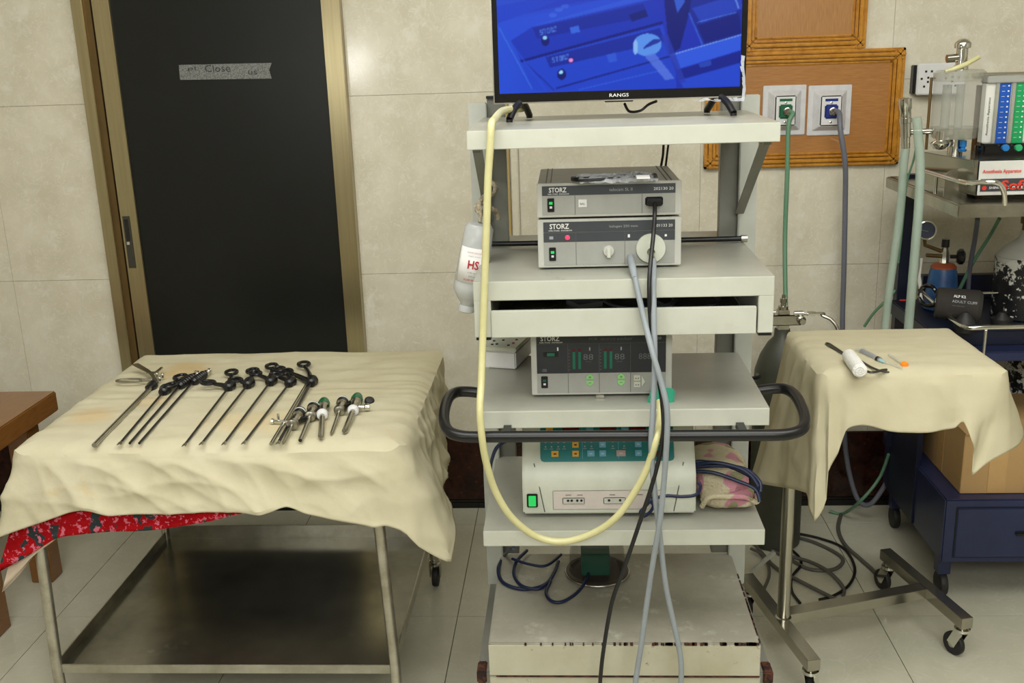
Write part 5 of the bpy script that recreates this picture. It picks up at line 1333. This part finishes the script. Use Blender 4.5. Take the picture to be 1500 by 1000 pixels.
# label box
y = 2.74
bx = P(1426,235,y=y); b2 = P(1429,287,y=y)
lb = part('sign_case', MB().hexa([V((b2.x,y,b2.z)),V((1.75,y,b2.z)),V((1.75,3.0,b2.z)),V((b2.x-.045,3.0,b2.z)),V((bx.x,y,bx.z)),V((1.75,y,bx.z)),V((1.75,3.0,bx.z)),V((bx.x-.045,3.0,bx.z))]), 'chrome_dark', am, bevel=.002)
zA, zB = b2.z, bx.z
part('sign_face', MB().box((b2.x,y-.004,zA),(1.75,y,zB)), 'sign_white', am, bevel=.002)
zM = zA+(zB-zA)*.48
part('sign_band', MB().box((b2.x+.008,y-.0055,zA+.012),(1.75,y-.003,zM)), 'sign_grey', am)
text('sign_lettering', 'Anesthesia Apparatus', 'sign_red', am, (b2.x+.010,y-.006,zB-.036), .0125, .098, align='LEFT', bold=.02)
text('sign_lettering', 'Soft Lander', 'sign_red', am, (b2.x+.060,y-.0062,zM-.030), .026, .20, align='LEFT', bold=.03)
text('sign_lettering', 'SHIN-EI INDUSTRIES, INC.', 'letter', am, (b2.x+.030,y-.0062,zA+.017), .0075, .115, align='LEFT', bold=.02)
part('sign_emblem', MB().lathe((b2.x+.018,y-.005,zA+.021),(0,-1,0),[(0,.006),(.0012,.006)],16), 'sign_red', am)
# flow meter block
y = 2.86
f0, f1 = P(1432,232,y=y), P(1500,208,y=y)
part('flow_meter_foot', MB().box((f0.x+.02,y,WT),(1.75,y+.05,f0.z)), 'chrome_dark', am)
kb = part('control_block', MB().box((f0.x,y-.03,f0.z),(f0.x+.20,y+.04,f1.z)), 'black_gloss', am, bevel=.006)
for px, mm in ((1471,'knob_blue'),(1490,'knob_green')):
    c = P(px,216,y=y-.03); part('flow_knob', MB().lathe(c,(0,-1,0),[(0,.0085),(.012,.0095),(.014,.0085),(.0145,.003)],10), mm, am)
c0, c1 = P(1437,212,y=y), P(1441,113,y=y)
m0, m1 = f1.z, c1.z
X = lambda f: c0.x+.112*f
part('meter_housing', MB().box((X(0),y-.004,m0),(X(1),y+.03,m1)), 'sign_white', am, bevel=.002)
part('meter_cap', MB().box((X(0)-.002,y-.012,m1-.016),(X(1)+.002,y+.034,m1+.002)), 'unit_face', am, bevel=.002)
part('blue_column', MB().box((X(.30),y-.006,m0),(X(.56),y-.003,m1-.016)), 'scale_blue', am)
part('green_column', MB().box((X(.68),y-.006,m0),(X(.94),y-.003,m1-.016)), 'scale_green', am)
for fx in (.235,.61): part('meter_tube', MB().cyl((X(fx),y-.010,m0),(X(fx),y-.010,m1-.016),.0052,n=12), 'clear_strong', am)
for fx in (.53,.90):
    mb = MB()
    for k in range(11): mb.box((X(fx)-.005,y-.0066,m0+.012+k*.0135),(X(fx)-.001,y-.0055,m0+.0155+k*.0135)).box((X(fx)-.020,y-.0066,m0+.013+k*.0135),(X(fx)-.012,y-.0055,m0+.0138+k*.0135))
    part('scale_marks', mb, 'letter', am)
text('meter_lettering', 'Anesthesia Apparatus', 'pen', am, (X(.13),y-.0048,m0+.07), .008, .10, xdir=(0,0,1), up=(-1,0,0))
# cross bar behind
part('top_bar', MB().cyl(P(1425,111,y=3.0), P(1620,106,y=3.0), .0085, n=12), 'chrome', am)
part('meter_post', MB().box((P(1436,160,y=2.93).x-.008,2.92,WT),(P(1436,160,y=2.93).x+.006,2.95,P(1436,125,y=2.93).z)), 'bronze_dark', am)
# absorber canister
y = 2.93
ca_, cb_ = P(1400,118,y=y), P(1404,192,y=y)
cxn = (ca_.x+cb_.x)/2; zt_, zb2 = ca_.z, P(1404,186,y=y).z
wv = (P(1437,150,y=y).x-P(1366,150,y=y).x)/2
part('absorber_canister', MB().lathe((cxn,y,zb2),(0,0,1),[(0,wv),(zt_-zb2,wv)],40), 'clear', am, label='clear absorber canister')
part('canister_cap', MB().lathe((cxn,y,zt_),(0,0,1),[(0,wv*1.03),(.022,wv*1.03),(.028,wv*.9),(.030,.02)],40), 'clear_strong', am)
part('canister_bowl', MB().lathe((cxn,y,zb2-.03),(0,0,1),[(0,wv*.86),(.006,wv*.93),(.026,wv*.96),(.030,wv*1.0)],40), 'clear_strong', am)
for dx, r_ in ((-.03,.012),(.006,.011)): part('inner_tube', MB().cyl((cxn+dx,y,zb2-.02),(cxn+dx,y,zt_-.01),r_,n=16), 'clear_strong', am)
part('canister_stem', MB().lathe((cxn+.004,y,WT),(0,0,1),[(0,.020),(.05,.020),(.052,.023),(.075,.023),(.077,.020),(zb2-.02-WT,.020)],24), 'chrome', am)
part('rod_spine', MB().cyl((cxn-wv-.006,y+.01,zb2-.06),(cxn-wv-.006,y+.01,zt_+.01),.004,n=8), 'bronze_dark', am)
part('top_valve', MB().lathe((cxn+.002,y,zt_+.028),(0,0,1),[(0,.020),(.012,.018),(.014,.015),(.055,.015),(.057,.021),(.068,.022),(.072,.020),(.080,.012),(.082,.001)],24), 'chrome', am)
part('valve_port', MB().cyl((cxn-.004,y,zt_+.060),(cxn-.038,y,zt_+.058),.011,n=16), 'chrome_dark', am)
part('rubber_strap', MB().tube([(cxn-.050,y-.03,zt_+.024),(cxn-.0,y-.034,zt_+.042),(cxn+.042,y-.01,zt_+.060)], .0065, 10), 'tube_yellow', am)
# dome valve & horizontal pipe
v = P(1370,205,y=2.93)
part('dome_valve', MB().lathe((v.x+.004,2.90,v.z-.024),(0,0,1),[(0,.006),(.004,.018),(.012,.024),(.018,.026),(.022,.022),(.026,.012),(.05,.012)],24), 'chrome', am)
part('cross_pipe', MB().cyl(P(1328,193,y=2.93), P(1366,192,y=2.93), .0085, n=14), 'chrome', am)
part('pipe_stub', MB().cyl(P(1372,196,y=2.93), V((cxn,2.93,P(1390,212,y=2.93).z)), .010, n=14), 'chrome_dark', am)
a, b = P(1326,143,y=2.93), P(1327,217,y=2.93); LL = (b-a).length
part('pipe_connector', MB().lathe(b, a-b, [(0,.012),(LL*.22,.012),(LL*.23,.015),(LL*.5,.015),(LL*.51,.017),(LL*.60,.017),(LL*.61,.0155),(LL*.76,.0155),(LL*.78,.0175),(LL*.98,.0175),(LL,.014)],24), 'chrome', am, label='stacked chrome pipe connector')
part('blue_fitting', MB().lathe(P(1410,222,y=2.90),(0,0,1),[(0,.008),(.006,.012),(.008,.006),(.012,.006),(.014,.009),(.030,.009)],14), 'knob_blue', am)
part('fitting_hose', MB().tube(smooth_pts([P(1410,212,y=2.90),P(1410,202,y=2.90),P(1404,194,y=2.92)],5), .0045, 8), 'hose_green', am)
part('brown_block', MB().box(P(1373,242,y=3.1), P(1388,226,y=3.14)), 'bronze_dark', am)
# chrome arch plate on worktop
q = P(1398,257,y=2.82)
part('arch_plate', MB().prism([V((q.x+.024*math.cos(t),2.82,q.z-.006+.022*math.sin(t))) for t in [math.pi*k/12 for k in range(13)]]+[V((q.x-.024,2.82,WT)),V((q.x+.024,2.82,WT))], (0,0,0),(0,.004,0)), 'chrome_dark', am)
# under worktop: gauge, hoses
gg = P(1357,337,y=3.1)
ga = root('pressure_gauge', 'round dark-faced pressure gauge below the chrome worktop', 'gauge', gg-V((0,0,.03)))
part('gauge_body', MB().lathe(gg,(-.25,-1,.1),[(-.03,.024),(0,.028),(.004,.029),(.005,.025)],28), 'chrome', ga)
part('gauge_face', MB().lathe(gg+V((-.25,-1,.1)).normalized()*.0052,(-.25,-1,.1),[(0,.025),(.0008,.025)],28), mat('gauge_dial',(54,62,84),.3), ga)
dn = V((-.25,-1,.1)).normalized()
part('gauge_needle', MB().beam(gg+dn*.007+V((-.018,0,.002)), gg+dn*.007+V((.014,0,-.006)), .001, .0016, (0,1,0)), 'letter_grey', ga)
part('gauge_pipe', MB().tube([gg+V((.0,.02,0)), gg+V((.008,.025,-.05)), P(1385,370,y=3.12)], .006, 10), 'bronze_dark', ga)
# small blue cylinder
bc = root('gas_cylinder', 'small blue gas cylinder with orange shoulder behind the cuff', 'gas cylinder', (P(1380,420,y=3.12).x,3.12,msz+.045))
y = 3.12; c = P(1380,418,y=y); zt2 = P(1380,392,y=y).z; zb3 = msz+.0455
part('cylinder_body', MB().lathe((c.x,y,zb3),(0,0,1),[(0,.048),(.004,.052),(zt2-zb3-.012,.040),(zt2-zb3,.036)],30), 'cyl_blue', bc)
part('orange_shoulder', MB().lathe((c.x,y,zt2),(0,0,1),[(0,.0375),(.005,.037),(.012,.030),(.016,.018)],30), 'orange', bc)
part('valve_body', MB().lathe((c.x,y,zt2+.012),(0,0,1),[(0,.018),(.006,.014),(.03,.014),(.045,.010),(.054,.009)],8), 'chrome_dark', bc)
part('valve_top', MB().cyl((c.x,y,zt2+.064),(c.x,y,zt2+.088),.0115,n=16), 'black', bc)
part('hand_knob', MB().lathe((c.x+.016,y,zt2+.034),(1,-.2,0),[(0,.006),(.018,.006),(.020,.018),(.026,.024),(.036,.024),(.042,.016)],9), 'black', bc)
part('inlet_pipe', MB().cyl((c.x-.055,y,zt2+.040),(c.x-.01,y,zt2+.036),.006,n=10), 'bronze_dark', bc)
# peeling cylinder
y = 3.02; c = P(1490,420,y=y)
pcx = c.x+.018
ztop = P(1490,352,y=y).z
pcn = root('gas_cylinder', 'black and white gas cylinder with peeling paint at the right edge', 'gas cylinder', (pcx,y,msz+.045))
hb = msz+.0455
part('cylinder_body', MB().lathe((pcx,y,hb),(0,0,1),[(0,.080),(.004,.084),(.18,.084),(ztop-hb-.045,.080),(ztop-hb-.02,.062),(ztop-hb,.034),(ztop-hb+.012,.024),(ztop-hb+.03,.021)],36), 'peel', pcn)
part('cylinder_valve', MB().lathe((pcx,y,ztop+.028),(0,0,1),[(0,.020),(.02,.020),(.022,.026),(.045,.026),(.05,.018),(.07,.018)],14), 'bronze_dark', pcn)
part('valve_port', MB().cyl((pcx,y,ztop+.045),(pcx+.05,y-.01,ztop+.045),.013,n=12), 'black', pcn)
y = 3.23; c = P(1490,560,y=y)
pl2 = single('gas_cylinder', MB().lathe((c.x+.04,y,.335),(0,0,1),[(0,.075),(.004,.080),(msz-.335-.04,.080),(msz-.335-.032,.07)],32), 'peel_low', 'black peeling gas cylinder standing on the blue drawer cabinet behind the carton', 'gas cylinder')
# cuff
cf = root('pressure_cuff', 'rolled dark adult blood pressure cuff on the blue shelf', 'pressure cuff', P(1405,470,y=2.93))
cl0 = P(1370,441,y=2.94); cr0 = P(1438,448,y=2.90)
cd = (cr0-cl0).normalized()
part('cuff_roll', MB().lathe(cl0+V((0,0,-.004)), cd, [(0,.036),(.004,.045),((cr0-cl0).length-.01,.048),((cr0-cl0).length,.040)],30), 'cuff', cf)
part('cuff_core', MB().lathe(cl0+V((0,0,-.004))-cd*.001, cd, [(0,.034),(.002,.034)],24), 'black_gloss', cf)
fpn = V((0,-1,0.35)).normalized(); upv = V((0,.35,1)).normalized(); xdv = cd
mid = cl0.lerp(cr0,.5)+V((0,0,-.004))
text('cuff_lettering', 'ALP K2', 'letter', cf, cl0.lerp(cr0,.40)+V((0,0,-.004))+fpn*.0495+upv*.014, .0075, .032, xdir=xdv, up=upv, bold=.03)
text('cuff_lettering', 'ADULT CUFF', 'letter_grey', cf, mid+fpn*.0495-upv*.001, .0075, .066, xdir=xdv, up=upv, bold=.01)
text('cuff_lettering', 'with single tube', 'letter_dim', cf, cl0.lerp(cr0,.36)+V((0,0,-.004))+fpn*.0492-upv*.012, .004, .032, xdir=xdv, up=upv)
for i, (px, py, lab_) in enumerate(((1413,480,'black rubber bulb lying against the adult cuff'),(1466,480,'black rubber bulb right of the adult cuff near the chrome rail'))):
    c = P(px,py,y=2.84+.06*i)
    single('rubber_bulb', MB().lathe((c.x,c.y,msz+.0455),(0,0,1),[(0,.018),(.004,.026),(.025,.030),(c.z-msz-.02,.022),(c.z-msz-.008,.014),(c.z-msz,.008)],22), 'black_rubber', lab_, 'rubber bulb')
single('coiled_tubing', MB().tube(smooth_pts([P(1347,432,y=3.05),P(1352,420,y=3.03),P(1365,420,y=3.0),P(1373,432,y=2.98),P(1368,446,y=2.98),P(1354,446,y=3.0),P(1346,436,y=3.02)]), .006, 8), 'black_gloss', 'glossy black tubing looped at the left end of the cuff', 'tube')
single('bead_handle', MB().tube([P(1350,378,y=3.1),P(1349,390,y=3.1),P(1347,404,y=3.09),P(1347,412,y=3.08),P(1349,430,y=3.04),P(1349,440,y=3.02)], [.005,.0035,.004,.0065,.003,.007], 10), 'sign_white', 'thin white-tipped rod hanging beside the translucent tubes', 'rod')
cab('green_lead', [P(1464,320,y=3.05),P(1450,345,y=3.1),P(1425,385,y=3.14),P(1405,425,y=3.16)], .0055, 'hose_green', 'straight green tube slanting below the chrome worktop', 'tube')
cab('violet_lead', [P(1432,320,y=3.05),P(1428,350,y=3.1),P(1421,390,y=3.14),P(1418,428,y=3.16)], .007, 'hose_violet', 'violet grey tube hanging below the chrome worktop', 'tube')
# translucent tubes
t1 = [(1343,172,2.86),(1345,200,2.86),(1348,240,2.86),(1346,300,2.85),(1341,360,2.84),(1336,420,2.83),(1331,478,2.82),(1328,540,2.80)]
cab('breathing_tube', [P(a,b,y=c) for a,b,c in t1], .0125, 'green_tube', 'pale green translucent tube, the right and nearer one of the pair', 'tube', 8, 14)
t2 = [(1327,217,2.93),(1324,240,2.93),(1321,280,2.93),(1316,330,2.93),(1309,380,2.92),(1302,430,2.91),(1297,478,2.90),(1293,540,2.88)]
cab('breathing_tube', [P(a,b,y=c) for a,b,c in t2], .0115, 'green_tube', 'pale green translucent tube, the left one hanging from the pipe connector', 'tube', 8, 14)
cab('green_lead', [P(1342,214,y=3.05),P(1338,235,y=3.05),P(1328,270,y=3.06),P(1322,330,y=3.08),P(1316,385,y=3.1)], .003, 'hose_green', 'thin dark green line beside the translucent tubes', 'tube')
cab('green_lead', [P(1266,478,y=3.3),P(1280,458,y=3.28),P(1298,440,y=3.26),P(1312,425,y=3.26)], .0045, 'hose_green', 'thin green tube slanting to the blue upright above the small stand', 'tube')
single('red_cable_tie', MB().tube(ring_pts(P(1323,440,y=3.236),.010,.004,0,14), .003, 6, closed=True), 'sign_red', 'small red tie on the dark blue upright', 'tie')
# cardboard box
bx0 = P(1405,732,y=2.79)
cbx = root('cardboard_box', 'brown cardboard box standing on the blue drawer cabinet', 'box', (1.35,3.0,.3345))
ztb = P(1405,636,y=2.79).z
bl_ = bx0.x
part('box_side', MB().box((bl_,2.79,.335),(1.55,3.14,ztb)), 'cardboard', cbx, bevel=.001)
part('box_flap', MB().box((bl_,2.785,ztb),(1.55,2.98,ztb+.003)), 'cardboard', cbx)
part('tape_band', MB().box((bl_+.075,2.7885,.337),(bl_+.125,2.7905,ztb)), 'box_tape', cbx)
part('tape_strip', MB().box((bl_-.0008,2.94,.34),(bl_+.0005,2.99,ztb)), 'box_tape', cbx)
